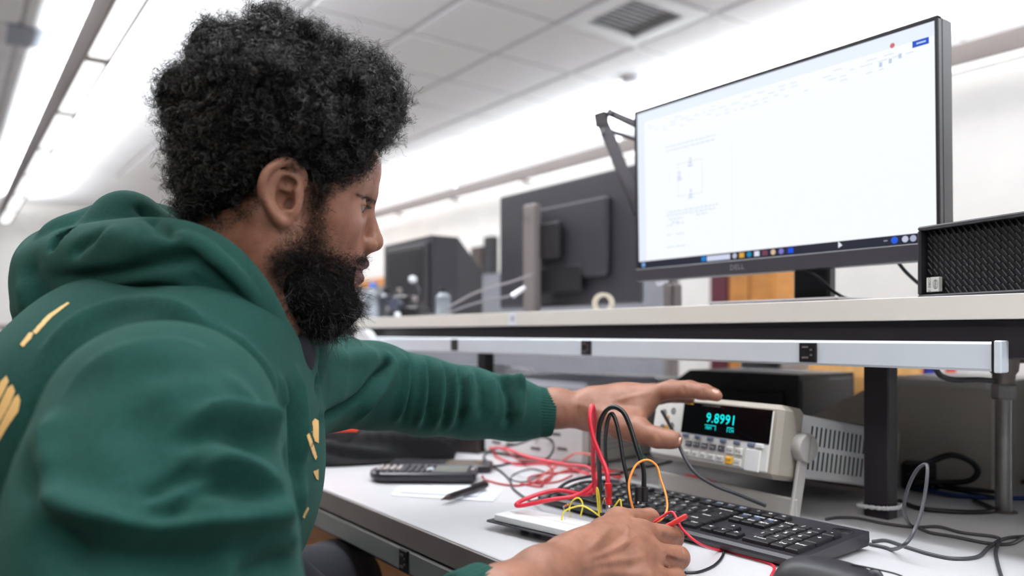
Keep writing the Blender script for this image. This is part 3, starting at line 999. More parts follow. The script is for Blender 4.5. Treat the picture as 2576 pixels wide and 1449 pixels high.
mb = MB(); mb.ring([W(1532, 1266, .966), W(1532, 1290, .965)], .0022, 10); obw('plug_pin', mb, M_lead, tl, True)
# red lead lying in a flat loop over the keyboard corner
cable('red_test_cable', [(1232, 1128, 1.60), (1270, 1128, 1.50), (1330, 1150, 1.40), (1420, 1168, 1.27), (1480, 1176, 1.19), (1502, 1205, 1.13), (1492, 1232, 1.09), (1470, 1244, 1.075), (1400, 1233, 1.07), (1330, 1252, 1.058),
                  (1300, 1268, 1.052), (1312, 1272, 1.047), (1380, 1258, 1.04), (1450, 1246, 1.045), (1492, 1218, 1.07), (1502, 1190, 1.09)], .0030, M_red, 'bright red test cable looped flat over the keyboard corner', n=10)
cable('thin_red_cable', [(1212, 1196, 1.40), (1222, 1208), (1262, 1218), (1305, 1221), (1352, 1212), (1385, 1205), (1388, 1178), (1360, 1163), (1310, 1158), (1262, 1130, 1.60), (1240, 1128, 1.62)], .0019, M_reddark, 'thin dark red cable curling beside the black calculator')
cable('tangled_red_cable', [(1310, 1217), (1360, 1224), (1372, 1205), (1420, 1185), (1480, 1178), (1540, 1182), (1600, 1196)], .0019, M_reddark, 'dark red cable running across to the keyboard behind the upright leads')
cable('pale_red_cable', [(1345, 1212), (1390, 1180), (1430, 1150, 1.50), (1455, 1140, 1.47), (1500, 1148, 1.36), (1512, 1170, 1.30)], .0019, mat('faded_red', srgb(205, 96, 88), .45), 'faded red cable arching in front of the beige power supply')
cable('long_red_cable', [(1240, 1126, 1.66), (1250, 1150), (1300, 1168), (1370, 1166), (1440, 1180), (1492, 1200, 1.22), (1500, 1222, 1.15)], .0026, M_red, 'red cable winding between the black loop and the upright leads')
cable('coiled_red_cable', [(1440, 1196), (1400, 1212), (1345, 1216), (1330, 1202), (1370, 1192), (1440, 1188), (1520, 1186)], .0018, M_reddark, 'thin red cable in a flat coil beside the keyboard corner')
cable('thin_black_cable', [(1380, 1190), (1340, 1180), (1300, 1190), (1285, 1205), (1320, 1212), (1360, 1196)], .0013, M_blk, 'hair-thin black wire curled on the bench among red cables')
cable('keyboard_lead', [(1345, 1262, 1.12), (1380, 1250, 1.12), (1430, 1212, 1.18), (1500, 1196, 1.2), (1560, 1192, 1.2)], .0024, M_cordgrey, 'dark grey cable crossing the far corner of the keyboard')
# black test leads: two tall loops
bl = thing('black_test_lead', tuple(W(1608, 1262, .965)), label='tall black test lead arching into a black plug above the keyboard', cat='test lead')
P = root_cable('', [(1508, 1262, 1.05), (1508, 1200, 1.03), (1505, 1130, 1.01), (1508, 1072, 1.0), (1524, 1034, .99), (1546, 1024, .985), (1570, 1040, .98), (1588, 1082, .975), (1602, 1130, .97), (1618, 1180, .967), (1620, 1226, .965)], 0, None, None)
mb = MB(); mb.ring(P, .0031, 10); obw('lead', mb, M_blk, bl, True)
mb = MB(); mb.ring([W(1620, 1224, .965), W(1620, 1226, .965), W(1619, 1262, .963)], [.003, .0052, .0052], 14); mb.ring([W(1606, 1226, .958), W(1605, 1268, .956)], [.0046, .0046], 14); obw('plug', mb, M_black, bl, 'angle')
mb = MB(); mb.ring([W(1606, 1262, .951), W(1605, 1267, .951)], .0012, 8); obw('plug_screw', mb, M_lead, bl, True)
cable('slim_black_lead', [(1526, 1180, 1.04), (1522, 1120, 1.02), (1527, 1066, 1.0), (1538, 1040, .99), (1550, 1062, .985), (1560, 1110, .98), (1568, 1160, .975), (1580, 1215, .97), (1585, 1268, .967)], .0026, M_blk, 'shorter black lead arching inside the tall black loop')
cable('grey_jack_cable', [(1226, 1172, 1.50), (1250, 1180), (1280, 1205), (1290, 1228), (1310, 1245), (1335, 1262), (1400, 1240, 1.10), (1460, 1215, 1.10), (1520, 1210, 1.10)], .0021, M_blk, 'slender black cable with jack running under the red loops')
cable('black_loop_cable', [(1225, 1162), (1217, 1150), (1240, 1132, 1.66), (1300, 1118, 1.62), (1340, 1104, 1.58), (1372, 1100, 1.56), (1392, 1115, 1.55), (1388, 1140, 1.5), (1365, 1157, 1.48), (1300, 1165), (1250, 1172), (1216, 1171)], .0024, M_blk, 'black cable loop standing up before the beige power supply')
cable('meter_input_cable', [(1665, 1035, 1.20), (1685, 1070, 1.14), (1705, 1112, 1.07), (1722, 1150, 1.05), (1750, 1190, 1.04), (1800, 1222, 1.04), (1860, 1245, 1.045), (1925, 1272, 1.06)], .0026, M_cordgrey, 'dark grey cable leading from the multimeter terminals down behind the keyboard')
cable('dark_bundle_cable', [(1560, 1190), (1600, 1176), (1640, 1172), (1690, 1160)], .0024, M_blk, 'black cable lying between power supply and multimeter')
cable('thin_green_cable', [(1602, 1095, 1.25), (1607, 1120, 1.24), (1615, 1145, 1.23), (1640, 1165, 1.22)], .0016, mat('green_wire', srgb(20, 74, 58), .4), 'thin dark green wire hanging beside the thumb')
for k, (a, b, lab) in enumerate((((1505, 1180), (1560, 1200), 'red alligator clip among the leads behind the keyboard'), ((1725, 1198), (1800, 1216), 'red alligator clip lying under the multimeter handle'), ((1325, 1150), (1362, 1147), 'small red clip in front of the beige power supply'))):
    pa, pb = onz(*a, BENCH + .006), onz(*b, BENCH + .006)
    mb = MB(); mb.ring([pa, pa * .6 + pb * .4, pb], [.004, .006, .0035], 8)
    tag(obw('alligator_clip', mb, M_redplug, smooth='angle'), lab, 'clip', 'red alligator clips')
# orange loop and red wire held by the hand
cable('orange_jumper_wire', [(1595, 1290, .93), (1585, 1250, .93), (1583, 1210, .935), (1600, 1170, .94), (1628, 1157, .94), (1652, 1172, .94), (1662, 1205, .935), (1675, 1245, .925), (1678, 1280, .915), (1665, 1305, .905), (1640, 1318, .90)], .0014, M_org, 'orange jumper wire looping up from the fingers')
cable('red_jumper_wire', [(1640, 1316, .90), (1665, 1300, .90), (1690, 1288, .895), (1705, 1310, .885), (1720, 1335, .875), (1760, 1368, .87), (1810, 1385), (1870, 1398), (1930, 1415), (1948, 1428), (1940, 1449)], .0016, M_red, 'thin red jumper wire trailing from the fingers to the mouse')
mb = MB(); mb.ring([W(1660, 1333, .885), W(1690, 1318, .88), W(1722, 1300, .874), W(1728, 1297, .873)], [.0030, .0030, .0030, .0024], 12)
tag(obw('probe_sleeve', mb, mat('red_sleeve', srgb(214, 60, 58), .25, trans=.15), smooth='angle'), 'translucent red tubular probe tip poking out by the ring finger', 'probe')
cable('black_jumper_wire', [(1722, 1441), (1760, 1438), (1800, 1420), (1820, 1392), (1812, 1365), (1780, 1355), (1740, 1352), (1700, 1345, .93)], .0016, M_cord, 'thin black wire hooking out from under the hand')
# jumper wires and resistors on the breadboard
def on_board(x, y, up):
    R_ = rotm(0, 0, brz)
    return R_ @ np.array([x, y, .022 + up]) + np.array([bo[0], bo[1], BENCH])
def wire3(name, pts, r, m, label, cat, group):
    mb = MB(); mb.ring(spline(pts, 8), r, 7)
    return tag(obw(name, mb, m, smooth=True), label, cat, group)
wire3('jumper_wire', [W(1413, 1309, 1.0), W(1418, 1288, 1.0), W(1440, 1277, .995), W(1465, 1273, .99), W(1490, 1285, .985), W(1510, 1300, .98)], .0011, M_yelw, 'low yellow jumper wire nearest the front of the breadboard', 'wire', 'yellow jumpers')
wire3('jumper_wire', [W(1436, 1304, 1.03), W(1432, 1280, 1.03), W(1440, 1260, 1.025), W(1456, 1253, 1.02), W(1466, 1270, 1.015), W(1460, 1300, 1.01)], .0011, M_yelw, 'tall narrow arch of yellow jumper wire on the breadboard', 'wire', 'yellow jumpers')
wire3('jumper_wire', [W(1507, 1298, .99), W(1503, 1260, .99), W(1501, 1228, .99), W(1506, 1240, .985), W(1511, 1290, .98)], .0011, M_yelw, 'upright yellow jumper wire beside the red plug', 'wire', 'yellow jumpers')
wire3('jumper_wire', [W(1535, 1290, .965), W(1550, 1268, .962), W(1560, 1257, .96), W(1563, 1272, .958), W(1566, 1290, .955)], .0011, M_yelw, 'short yellow jumper wire peeping over the hand', 'wire', 'yellow jumpers')
def resistor(a, b, la, lb, label):
    a, b = np.asarray(a), np.asarray(b)
    t = thing('resistor', tuple(lb), label=label, cat='resistor', group='resistors on the breadboard')
    mb = MB(); P = np.array([a + (b - a) * k / 6 for k in range(7)])
    mb.ring(P, [.0008, .0015, .0013, .0013, .0013, .0015, .0008], 10); obw('body', mb, mat('resistor_tan', srgb(176, 96, 52), .4), t, True)
    for k, c_ in ((.3, (60, 40, 30)), (.45, (190, 60, 40)), (.62, (220, 180, 70))):
        q = a + (b - a) * k; q2 = a + (b - a) * (k + .08)
        m2 = MB(); m2.ring([q, q2], .00142, 10); obw('band', m2, mat('band_%d' % c_[0], srgb(*c_), .4), t, True)
    mb = MB(); mb.ring(spline([a, a + (a - b) * .15, la + np.array([0, 0, .010]), la], 5), .0005, 5); mb.ring(spline([b, b + (b - a) * .15, lb + np.array([0, 0, .010]), lb], 5), .0005, 5)
    obw('leads', mb, M_lead, t, True)
resistor(W(1419, 1274, 1.02), W(1432, 1268, 1.03), W(1421, 1308, 1.01), W(1433, 1303, 1.02), 'orange-banded resistor standing by the yellow jumper arch')
resistor(W(1518, 1262, .975), W(1521, 1254, .98), W(1514, 1290, .975), W(1525, 1290, .975), 'small banded resistor standing against the red plug')

# ================================================================== calculators, paper, pen, bag
M_calc = mat('calculator_black', srgb(38, 36, 42), .32)
M_calckey = mat('calculator_key', srgb(60, 56, 62), .4)
M_calclight = mat('calculator_key_pale', srgb(168, 160, 156), .4)
cpos = onz(1066, 1208, BENCH)
calc = thing('calculator', (cpos[0], cpos[1], BENCH), (0, 0, YAW + math.radians(-2)), 'black graphing calculator lying face up by the papers', 'calculator')
L2, W2 = .193, .080
out = []
for k in range(13):
    a = math.pi / 2 + k / 12 * math.pi
    out.append((-L2 / 2 + .034 + .034 * math.cos(a) * 1.0, (W2 / 2) * math.sin(a)))
out += [(L2 / 2 - .006, -W2 / 2), (L2 / 2, -W2 / 2 + .006), (L2 / 2, W2 / 2 - .006), (L2 / 2 - .006, W2 / 2)]
def slab(mb, out, levels):
    """stack of scaled outlines"""
    n = len(out)
    V, F = [], []
    for (s, z) in levels:
        for x, y in out:
            V.append((x - math.copysign(min(abs(x), s), x), y - math.copysign(min(abs(y), s), y), z))
    for l in range(len(levels) - 1):
        for k in range(n):
            k2 = (k + 1) % n
            F.append((l * n + k, l * n + k2, (l + 1) * n + k2, (l + 1) * n + k))
    F.append(tuple(range(n))[::-1]); F.append(tuple(range((len(levels) - 1) * n, len(levels) * n)))
    mb.put(V, F)
mb = MB(); slab(mb, out, [(.008, 0), (.001, .006), (0, .012), (.001, .017), (.006, .0205)]); obj('body', mb, M_calc, calc, 'angle')
mb = MB(); mb.box((.050, 0, .0205), (.058, .056, .001), .0003); obj('display', mb, mat('lcd_grey', srgb(120, 122, 112), .2), calc)
mb = MB(); mb.box((.0885, .012, .0205), (.006, .008, .001)); mb.box((.0885, -.004, .0205), (.006, .012, .001)); obj('logo_badge', mb, M_calclight, calc)
for i in range(9):
    for j in range(5):
        mb = MB(); mb.box((-.078 + i * .0115, -.028 + j * .014, .0215), (.0082, .0105, .005), .0016)
        obj('key', mb, M_calclight if (i < 4 and 0 < j < 4) else M_calckey, calc)
mb = MB(); mb.lathe([(.007, .020), (.0075, .022), (.005, .0245)], (.014, -.014, 0), n=16); obj('cursor_pad', mb, mat('pad_pale', srgb(190, 200, 205), .4), calc, 'angle')
c2 = onz(1110, 1183, BENCH)
cov = thing('calculator_cover', (c2[0], c2[1], BENCH), (0, 0, YAW - math.radians(4)), 'thin black slide cover lying behind the graphing calculator', 'cover')
mb = MB(); slab(mb, [(-.10, -.036), (.07, -.036), (.098, -.028), (.10, .0), (.098, .028), (.07, .036), (-.10, .036)], [(.003, .001), (0, .006), (.001, .013), (.004, .016)]); obj('shell', mb, M_calc, cov, 'angle')
mb = MB(); mb.box((.045, 0, .0162), (.07, .05, .0012), .0005); obj('window', mb, mat('cover_window', srgb(110, 96, 84), .15), cov)
# papers and pen
def sheet(pts, z, name, label, m):
    P = [onz(x, y, BENCH + z) for x, y in pts]
    mb = MB(); mb.prism([(p[0], p[1]) for p in P][::-1], BENCH + z - .0006, BENCH + z)
    o = obw(name, mb, m); tag(o, label, 'paper', 'papers under the pen'); return o
M_paper = mat('paper_white', srgb(232, 236, 246), .7)
sheet([(985, 1246), (1240, 1261), (1266, 1232), (1003, 1224)], .0012, 'paper', 'lowest white paper sheet on the bench near the calculator', M_paper)
sheet([(1003, 1237), (1200, 1248), (1225, 1222), (1010, 1222)], .0030, 'paper', 'folded white paper slip on top, under the black pen', M_paper)
pen = thing('pen', tuple(onz(1165, 1240, BENCH + .0035)), label='black ballpoint pen lying across the white papers', cat='pen')
a, b = onz(1112, 1256, BENCH + .009), onz(1224, 1219, BENCH + .010)
def along(t): return a + (b - a) * t
mb = MB(); mb.ring([along(0.14), along(.3), along(.96), along(1.0)], [.0052, .0056, .0056, .0045], 14); obw('barrel', mb, M_black, pen, 'angle')
mb = MB(); mb.ring([along(-.02), along(.02), along(.14)], [.0008, .0016, .0050], 12); obw('tip', mb, mat('pen_tip', srgb(74, 60, 54), .35), pen, 'angle')
mb = MB(); c_ = along(.78) + np.array([0, 0, .0068]); dr = (b - a) / np.linalg.norm(b - a)
mb.ring([c_ - dr * .018, c_ + dr * .024], [.0016, .002], 6); obw('clip', mb, mat('pen_clip', srgb(120, 110, 110), .3, metal=.6), pen)

# soft bag with the red lining
def soft(name, centre, ax, ay, h, m, label, cat, rz, amp=.008, seed=1, flat=.75, parent=None):
    V, F = [], []
    nu, nv = 56, 22
    rs = np.random.default_rng(seed)
    ph = rs.uniform(0, 6.28, 12); fr = rs.integers(2, 9, 12); fv = rs.uniform(1, 6, 12)
    for j in range(nv + 1):
        t = j / nv
        for i in range(nu):
            th = i / nu * 2 * math.pi
            rr = math.cos(t * math.pi / 2) ** .55
            z = h * math.sin(t * math.pi / 2) ** .8
            w = sum(math.sin(fr[k] * th + ph[k] + fv[k] * t * 2) for k in range(12)) * amp / 4
            c, s = math.cos(th), math.sin(th)
            rr2 = rr + w / max(ax, ay) * (.4 + rr)
            x = ax * rr2 * math.copysign(abs(c) ** flat, c)
            y = ay * rr2 * math.copysign(abs(s) ** flat, s)
            V.append((x, y, max(0.0005, z * (1 + .25 * math.sin(1.3 * x / ax + 1.2)) + w * (t > .1) * .9)))
    for j in range(nv):
        for i in range(nu):
            i2 = (i + 1) % nu
            F.append((j * nu + i, j * nu + i2, (j + 1) * nu + i2, (j + 1) * nu + i))
    F.append(tuple(range(nu))[::-1]); F.append(tuple(range(nv * nu, nv * nu + nu)))
    mb = MB(); mb.put(V, F)
    o = obj(name, mb, m, parent, True, (centre[0], centre[1], centre[2]), (0, 0, rz))
    if label: tag(o, label, cat)
    return o
bp_ = onz(900, 1158, BENCH)
bag = soft('fabric_bag', (bp_[0], bp_[1], BENCH + .0005), .20, .07, .040, mat('black_nylon', srgb(11, 11, 14), .7, spec=.25), 'crumpled black fabric bag lying on the bench behind the arm', 'bag', YAW + math.radians(12), .020, 4)
soft('lining', (-.06, .040, .012), .16, .045, .060, mat('red_lining', srgb(236, 70, 44), .6), None, None, 0, .012, 9, parent=bag)
# dark box further back on the bench
q = onz(1132, 1134, BENCH)
mb = MB(); mb.box((0, 0, .022), (.16, .05, .044), .003)
tag(obj('cable_box', mb, mat('brown_black_plastic', srgb(34, 26, 26), .45), loc=(q[0], q[1], BENCH), rot=(0, 0, YAW - .35)), 'low dark box behind the crumpled bag', 'box')

# ================================================================== instruments behind
M_beige = mat('instrument_beige', srgb(206, 204, 198), .5)
M_beige2 = mat('instrument_grey_beige', srgb(204, 196, 184), .55)
M_dotdark = mat('perforation', srgb(150, 146, 140), .7)
# beige power supply with knob and perforated side
pa, pb = onz(1216, 1140, BENCH), onz(1472, 1178, BENCH)
prz = math.atan2((pb - pa)[1], (pb - pa)[0])
pwid = np.linalg.norm(pb - pa)
ps = thing('power_supply', (pa[0], pa[1], BENCH), (0, 0, prz), 'beige bench power supply with round white knob and perforated side', 'power supply')
mb = MB(); mb.box((pwid / 2, .13, .078), (pwid, .25, .148), .004); body = obj('body', mb, M_beige, ps)
mb = MB(); mb.box((pwid / 2, .003, .078), (pwid - .01, .01, .14), .002); fp = obj('front_panel', mb, M_case, ps)
mb = MB(); mb.box((pwid / 2, .13, .158), (pwid + .004, .256, .018), .006); obj('lid', mb, mat('lid_pale_blue', srgb(212, 220, 236), .4), ps)
for x in (.03, pwid - .03):
    for y in (.03, .23):
        mb = MB(); mb.lathe([(.008, 0), (.009, .006)], (x, y, 0), n=12); obj('rubber_foot', mb, M_black, ps)
for (x, z, r) in ((pwid * .78, .098, .019), (pwid * .30, .098, .013), (pwid * .5, .104, .013)):
    mb = MB(); mb.lathe([(r, 0), (r, .006), (r * .8, .008), (r * .75, .02), (r * .5, .022)], (x, -.002, z), 'y', 24); obj('knob', mb, M_white, fp, 'angle')
for (x, z) in ((.18, .055), (.38, .050), (.58, .055), (.74, .060), (.80, .032), (.30, .028), (.55, .026), (.1, .10), (.15, .028)):
    mb = MB(); mb.box((pwid * x, -.0022, z), (.026, .002, .006), .0006); obj('label_strip', mb, M_slot, fp)
for x in (.2, .32, .44, .56, .68, .9):
    mb = MB(); mb.lathe([(.006, 0), (.006, .010), (.004, .012)], (pwid * x, -.002, .040), 'y', 14); obj('binding_post', mb, M_case, fp, 'angle')
mb = MB()
for i in range(16):
    for j in range(11):
        mb.box((pwid, .045 + i * .0105, .030 + j * .0095), (.0012, .0045, .0045))
tag(obj('perforations', mb, M_dotdark, body), kind='stuff')
mb = MB()
for i in range(22):
    mb.box((pwid + .0022, .03 + i * .009, .145), (.0012, .005, .006))
tag(obj('vent_row', mb, M_slot, body), kind='stuff')
# white oscilloscope further along
q = onY(1215, 935, 1.42)
sc_ = thing('oscilloscope', (q[0] - .02, q[1], BENCH), (0, 0, .05), 'white oscilloscope seen over the outstretched sleeve', 'oscilloscope')
zt_ = q[2] + .014 - BENCH
mb = MB(); mb.box((0, .06, zt_ / 2), (.27, .13, zt_ - .002), .012); obj('case', mb, M_white, sc_)
mb = MB(); mb.box((-.03, -.006, zt_ * .55), (.14, .004, zt_ * .6), .004); obj('screen', mb, M_window, sc_)
mb = MB(); mb.box((.0, .06, zt_ + .004), (.16, .02, .008), .003); obj('carry_handle', mb, M_white, sc_)
# dark stacked trays on the opposite side
for k, (px, py, w, m_, lab) in enumerate(((1545, 955, .34, (50, 40, 42), 'flat dark tray lying behind the pale power supply lid'), (1565, 938, .30, (92, 84, 80), 'grey-brown folder on top of the dark tray'))):
    q = onY(px, py, 1.52)
    mb = MB(); mb.box((0, 0, 0), (w, .20, .022 - k * .008), .003)
    z = BENCH + .118 + k * .0195
    o = tag(obj('tray', mb, mat('tray_%d' % k, srgb(*m_), .5), loc=(q[0], 1.52, z)), lab, 'tray')
q = onY(1555, 960, 1.52)
mb = MB(); mb.box((0, 0, .0525), (.30, .18, .105), .004); tag(obj('equipment_case', mb, mat('case_charcoal', srgb(52, 48, 52), .5), loc=(q[0], 1.52, BENCH)), 'charcoal case standing under the dark tray', 'case')
# black instrument hood behind the multimeter
q0, q1 = onY(1694, 1000, 1.40), onY(2010, 1000, 1.40)
hw = q1[0] - q0[0]
hz = onY(1860, 936, 1.40)[2] - BENCH
hd = thing('display_hood', (q0[0], 1.40, BENCH), label='black chamfered display unit behind the multimeter', cat='display')
mb = MB(); mb.prism([(0, 0), (hw, 0), (hw, hz), (.05, hz), (.0, hz - .03)], 0, .2, 'y'); obj('shell', mb, mat('hood_black', srgb(14, 13, 18), .45), hd)
mb = MB(); mb.box((hw / 2, -.004, hz / 2 - .01), (hw * .8, .01, hz * .72), .004); obj('front_plate', mb, mat('hood_front', srgb(10, 10, 14), .3), hd)
mb = MB(); mb.box((hw - .004, .1, hz / 2), (.012, .19, hz * .9), .003); obj('side_plate', mb, mat('hood_grey', srgb(58, 60, 62), .5), hd)
# big sloping grey terminal behind the post
q = onY(2290, 1200, 1.42)
xa, xb_ = onY(2110, 1060, 1.50)[0], onY(2480, 1000, 1.36)[0]
zt_ = onY(2350, 962, 1.45)[2] - BENCH
tm_ = thing('grey_terminal', (xa, 1.36, BENCH), label='bulky grey-beige terminal with sloping vented cover behind the black post', cat='terminal')
tw = xb_ - xa
mb = MB(); mb.prism([(0, .0), (tw, .0), (tw, zt_), (tw * .45, zt_), (0, zt_ * .52)], .02, .32, 'y'); obj('body', mb, M_beige2, tm_)
mb = MB(); mb.prism([(tw * .42, zt_ * 1.0), (tw * 1.0, zt_ * 1.0), (tw * 1.0, zt_ * 1.05), (tw * .42, zt_ * 1.05)], .0, .30, 'y'); obj('top_rim', mb, M_beige, tm_)
sl_ = math.atan2(zt_ * .48, tw * .45)
for k in range(8):
    mb = MB(); u = .12 + k * .04
    mb.box((tw * .45 * .5, .06 + k * .026, zt_ * .76 + .001), (.09, .006, .003), .001, rotm(0, -sl_, 0)); obj('vent_slot', mb, M_slot, tm_)
# power bricks and cable heap behind the post
for k, (px, py, lab) in enumerate(((2285, 1195, 'black power adapter upright behind the post'), (2310, 1212, 'black power adapter lying on the cable heap'))):
    q = onz(px, py + 20, BENCH)
    mb = MB(); mb.box((0, 0, .024 if k else .04), (.05, .034, .045 if k else .078), .004)
    tag(obj('power_adapter', mb, M_black, loc=(q[0], q[1] + (.0 if k else .05), BENCH), rot=(0, 0, .3)), lab, 'adapter', 'power adapters')
cable('thick_black_cable', [(2290, 1200, 1.26), (2330, 1168, 1.25), (2390, 1145, 1.25), (2440, 1160, 1.25), (2460, 1185, 1.25), (2440, 1208, 1.26), (2380, 1214, 1.28), (2300, 1212, 1.3)], .0048, M_cord, 'thick black cable coiled in a loop behind the post')
cable('black_floor_cable', [(2262, 1260), (2310, 1278), (2380, 1286), (2460, 1288), (2500, 1282), (2450, 1258)], .0035, M_cord, 'black cable arcing on the bench before the galvanised pipe')
cable('black_trailing_cable', [(2330, 1212, 1.30), (2420, 1214, 1.33), (2500, 1212, 1.345), (2576, 1212, 1.345), (2640, 1212, 1.345)], .004, M_cord, 'black cable running behind the galvanised pipe')
cable('blue_network_cable', [(2300, 1226, 1.31), (2380, 1243, 1.26), (2450, 1250, 1.245), (2530, 1252, 1.24), (2640, 1256, 1.23)], .0035, mat('blue_cord', srgb(24, 58, 120), .4), 'blue network cable among the black ones behind the pipe')
for k, (p0, p1, p2) in enumerate((((2330, 1220), (2410, 1235), (2500, 1250)), ((2325, 1208), (2430, 1230), (2520, 1240)), ((2340, 1230), (2400, 1226), (2500, 1236)))):
    cable('heap_cable', [(*p0, 1.33), (*p1, 1.27), (*p2, 1.235)], .0026, M_cord, ['lowest', 'middle', 'uppermost'][k] + ' thin black cable of the heap behind the post', group='heap of thin cables')
cable('shelf_power_cable', [(2352, 925, 1.10), (2368, 945, 1.12), (2400, 955, 1.13), (2460, 955, 1.14), (2500, 958, 1.15)], .004, M_cordgrey, 'grey cable sagging under the socket rail toward the pipe')
# keyboard and mouse cords at the near right
cable('looped_cable', [(2185, 1368), (2240, 1382), (2275, 1370, .90), (2300, 1335, .91), (2322, 1270, .92), (2333, 1190, .93), (2328, 1168, .94), (2305, 1185, .95), (2282, 1235, .96), (2275, 1290, .97), (2295, 1325), (2340, 1340), (2400, 1350), (2480, 1366), (2540, 1368), (2576, 1350), (2620, 1330)], .0022, M_cordgrey, 'dark cable rising in a tall narrow loop beside the keyboard', n=12)
cable('bending_cable', [(2078, 1306), (2110, 1302), (2160, 1304), (2220, 1316), (2300, 1326), (2360, 1325), (2420, 1340), (2500, 1350), (2515, 1360), (2505, 1385), (2510, 1420), (2525, 1470)], .0021, M_cordgrey, 'dark cable running right from behind the keyboard and bending to the front')
cable('wide_cable', [(2195, 1362), (2230, 1360), (2280, 1376), (2340, 1394), (2400, 1405), (2460, 1400), (2490, 1375), (2530, 1354), (2600, 1348)], .0022, M_cordgrey, 'dark cable lying in a wide bend on the white bench at the edge')
cable('loose_black_wire', [(1505, 1362, .98), (1640, 1340, .98), (1700, 1350)], .0012, M_cord, 'fine black wire running under the keyboard front') if False else None
# ================================================================== things on and beyond the shelf
M_monback = mat('monitor_back', srgb(33, 31, 37), .5)
M_stand = mat('stand_taupe', srgb(112, 104, 102), .45, metal=.2)
# monitor of the opposite place, seen from behind
xa, xb_ = onY(1255, 600, 1.36)[0], onY(1606, 600, 1.36)[0]
ob = thing('opposite_monitor', ((xa + xb_) / 2, 1.36, ZS), label='dark back of a second monitor with grey column stand on the shelf', cat='monitor')
ow = xb_ - xa
oz1 = CAMZ + .412 - ZS
mb = MB(); mb.box((0, .012, (oz1 + .03) / 2), (ow, .022, oz1 - .03), .006); mb.box((0.02, -.006, oz1 * .55), (ow * .6, .022, oz1 * .55), .008); obj('case', mb, M_monback, ob)
mb = MB(); mb.box((.02, -.019, .10), (.17, .006, .07), .003); obj('port_cover', mb, M_black, ob)
cx_ = onY(1338, 600, 1.31)[0] - (xa + xb_) / 2
mb = MB(); mb.box((cx_, -.05, .155), (.050, .030, .31), .006); st2 = obj('stand_column', mb, M_stand, ob)
mb = MB(); mb.lathe([(.017, 0), (.017, .0012), (.0145, .0012), (.0145, .0004)], (cx_ - .004, -.0655, .268), 'y', 28, caps=False); obj('emblem_ring', mb, M_monback, st2, True)
mb = MB(); put_text(mb, 'DELL', .009, (cx_ - .004, -.0662, .268), (1, 0, 0), (0, 0, 1)); obj('lettering', mb, M_monback, st2)
mb = MB(); mb.lathe([(.013, 0), (.013, .0016)], (cx_ + .004, -.0645, .068), 'y', 22); obj('cable_hole', mb, M_black, st2)
mb = MB(); mb.box((cx_ + .04, -.032, oz1 * .56), (.12, .02, .10), .006); obj('mount', mb, M_black, ob)
mb = MB(); mb.box((cx_, -.02, .006), (.24, .17, .010), .003); obj('stand_base', mb, M_stand, ob)
cable('white_usb_cable', [(1130, 772, 2.0), (1200, 735, 1.98), (1290, 708, 1.95), (1338, 690, 1.93)], .0028, mat('pale_cord', srgb(128, 122, 126), .4), 'pale cable stretched to the hole in the column stand')
cable('drooping_lead', [(1120, 790, 1.95), (1200, 762, 1.9), (1270, 748, 1.85), (1300, 738, 1.84)], .0028, mat('pale_cord2', srgb(108, 104, 110), .4), 'drooping lead ending in a silver plug beside the column stand')
pa_, pb_ = W(1288, 745, 1.84), W(1322, 722, 1.84)
mb = MB(); mb.ring([pa_, pa_ * .4 + pb_ * .6, pb_], [.006, .006, .004], 10); tag(obw('silver_plug', mb, M_lead, smooth='angle'), 'silver plug resting against the column stand', 'plug')
# tape roll leaning in front
q = onY(1518, 745, 1.20)
mb = MB()
for k, (r0, r1) in enumerate(((.0235, .0155),)):
    mb.lathe([(r1, -.009), (r0, -.009), (r0, .009), (r1, .009), (r1, -.009)], (0, 0, .0237), 'y', 32, caps=False)
tag(obj('tape_roll', mb, mat('tape_cream', srgb(206, 196, 178), .4), smooth='angle', loc=(q[0], 1.20, ZS), rot=(0, 0, .55)), 'cream roll of tape standing on its edge on the shelf', 'tape roll')
# articulated desk lamp behind the screen
dl = thing('desk_lamp', tuple(onY(1690, 790, 1.22)), label='black spring-arm desk lamp reaching up behind the lit monitor', cat='desk lamp')
dl.location.z = ZS
M_arm = mat('lamp_arm_black', srgb(56, 52, 56), .35, metal=.3)
def armbar(name, a, b, w, t=.006):
    a, b = np.asarray(a), np.asarray(b)
    mb = MB()
    L = np.linalg.norm(b - a)
    zax = (b - a) / L
    yax = np.cross(zax, FWD); yax /= np.linalg.norm(yax)
    xax = np.cross(yax, zax)
    mb.box((a + b) / 2, (t, w, L), .0012, np.stack([xax, yax, zax], 1))
    return obw(name, mb, M_arm, dl)
armbar('lower_arm', W(1620, 560, 1.62), W(1512, 300, 1.66), .024, .012)
armbar('lower_arm', W(1645, 600, 1.63), W(1545, 345, 1.67), .006, .008)
armbar('upper_arm', W(1532, 283, 1.66), W(1640, 330, 1.60), .014, .01)
armbar('upper_arm', W(1525, 326, 1.66), W(1660, 372, 1.60), .007, .008)
mb = MB(); mb.prism([(-.014, -.016), (.012, -.014), (.014, .012), (.004, .017), (-.018, .010)], -.006, .006)
e_ = W(1515, 300, 1.655)
B_ = np.stack([RGT, np.array([0, 0, 1.0]), FWD], 1)
mb.v[0] = mb.v[0] @ B_.T + e_; obw('elbow_plate', mb, M_arm, dl)
for (px, py) in ((1534, 280), (1517, 328)):
    mb = MB(); mb.cyl(W(px, py, 1.64), W(px, py, 1.67), .006, n=14); obw('joint_screw', mb, M_lead, dl, 'angle')
cl = W(1692, 735, 1.56)
mb = MB(); mb.box((cl[0], cl[1], ZS + .027), (.028, .03, .054), .004); mb.cyl((cl[0], cl[1], ZS + .05), W(1632, 575, 1.62), .007, n=12); obw('clamp', mb, M_stand, dl)
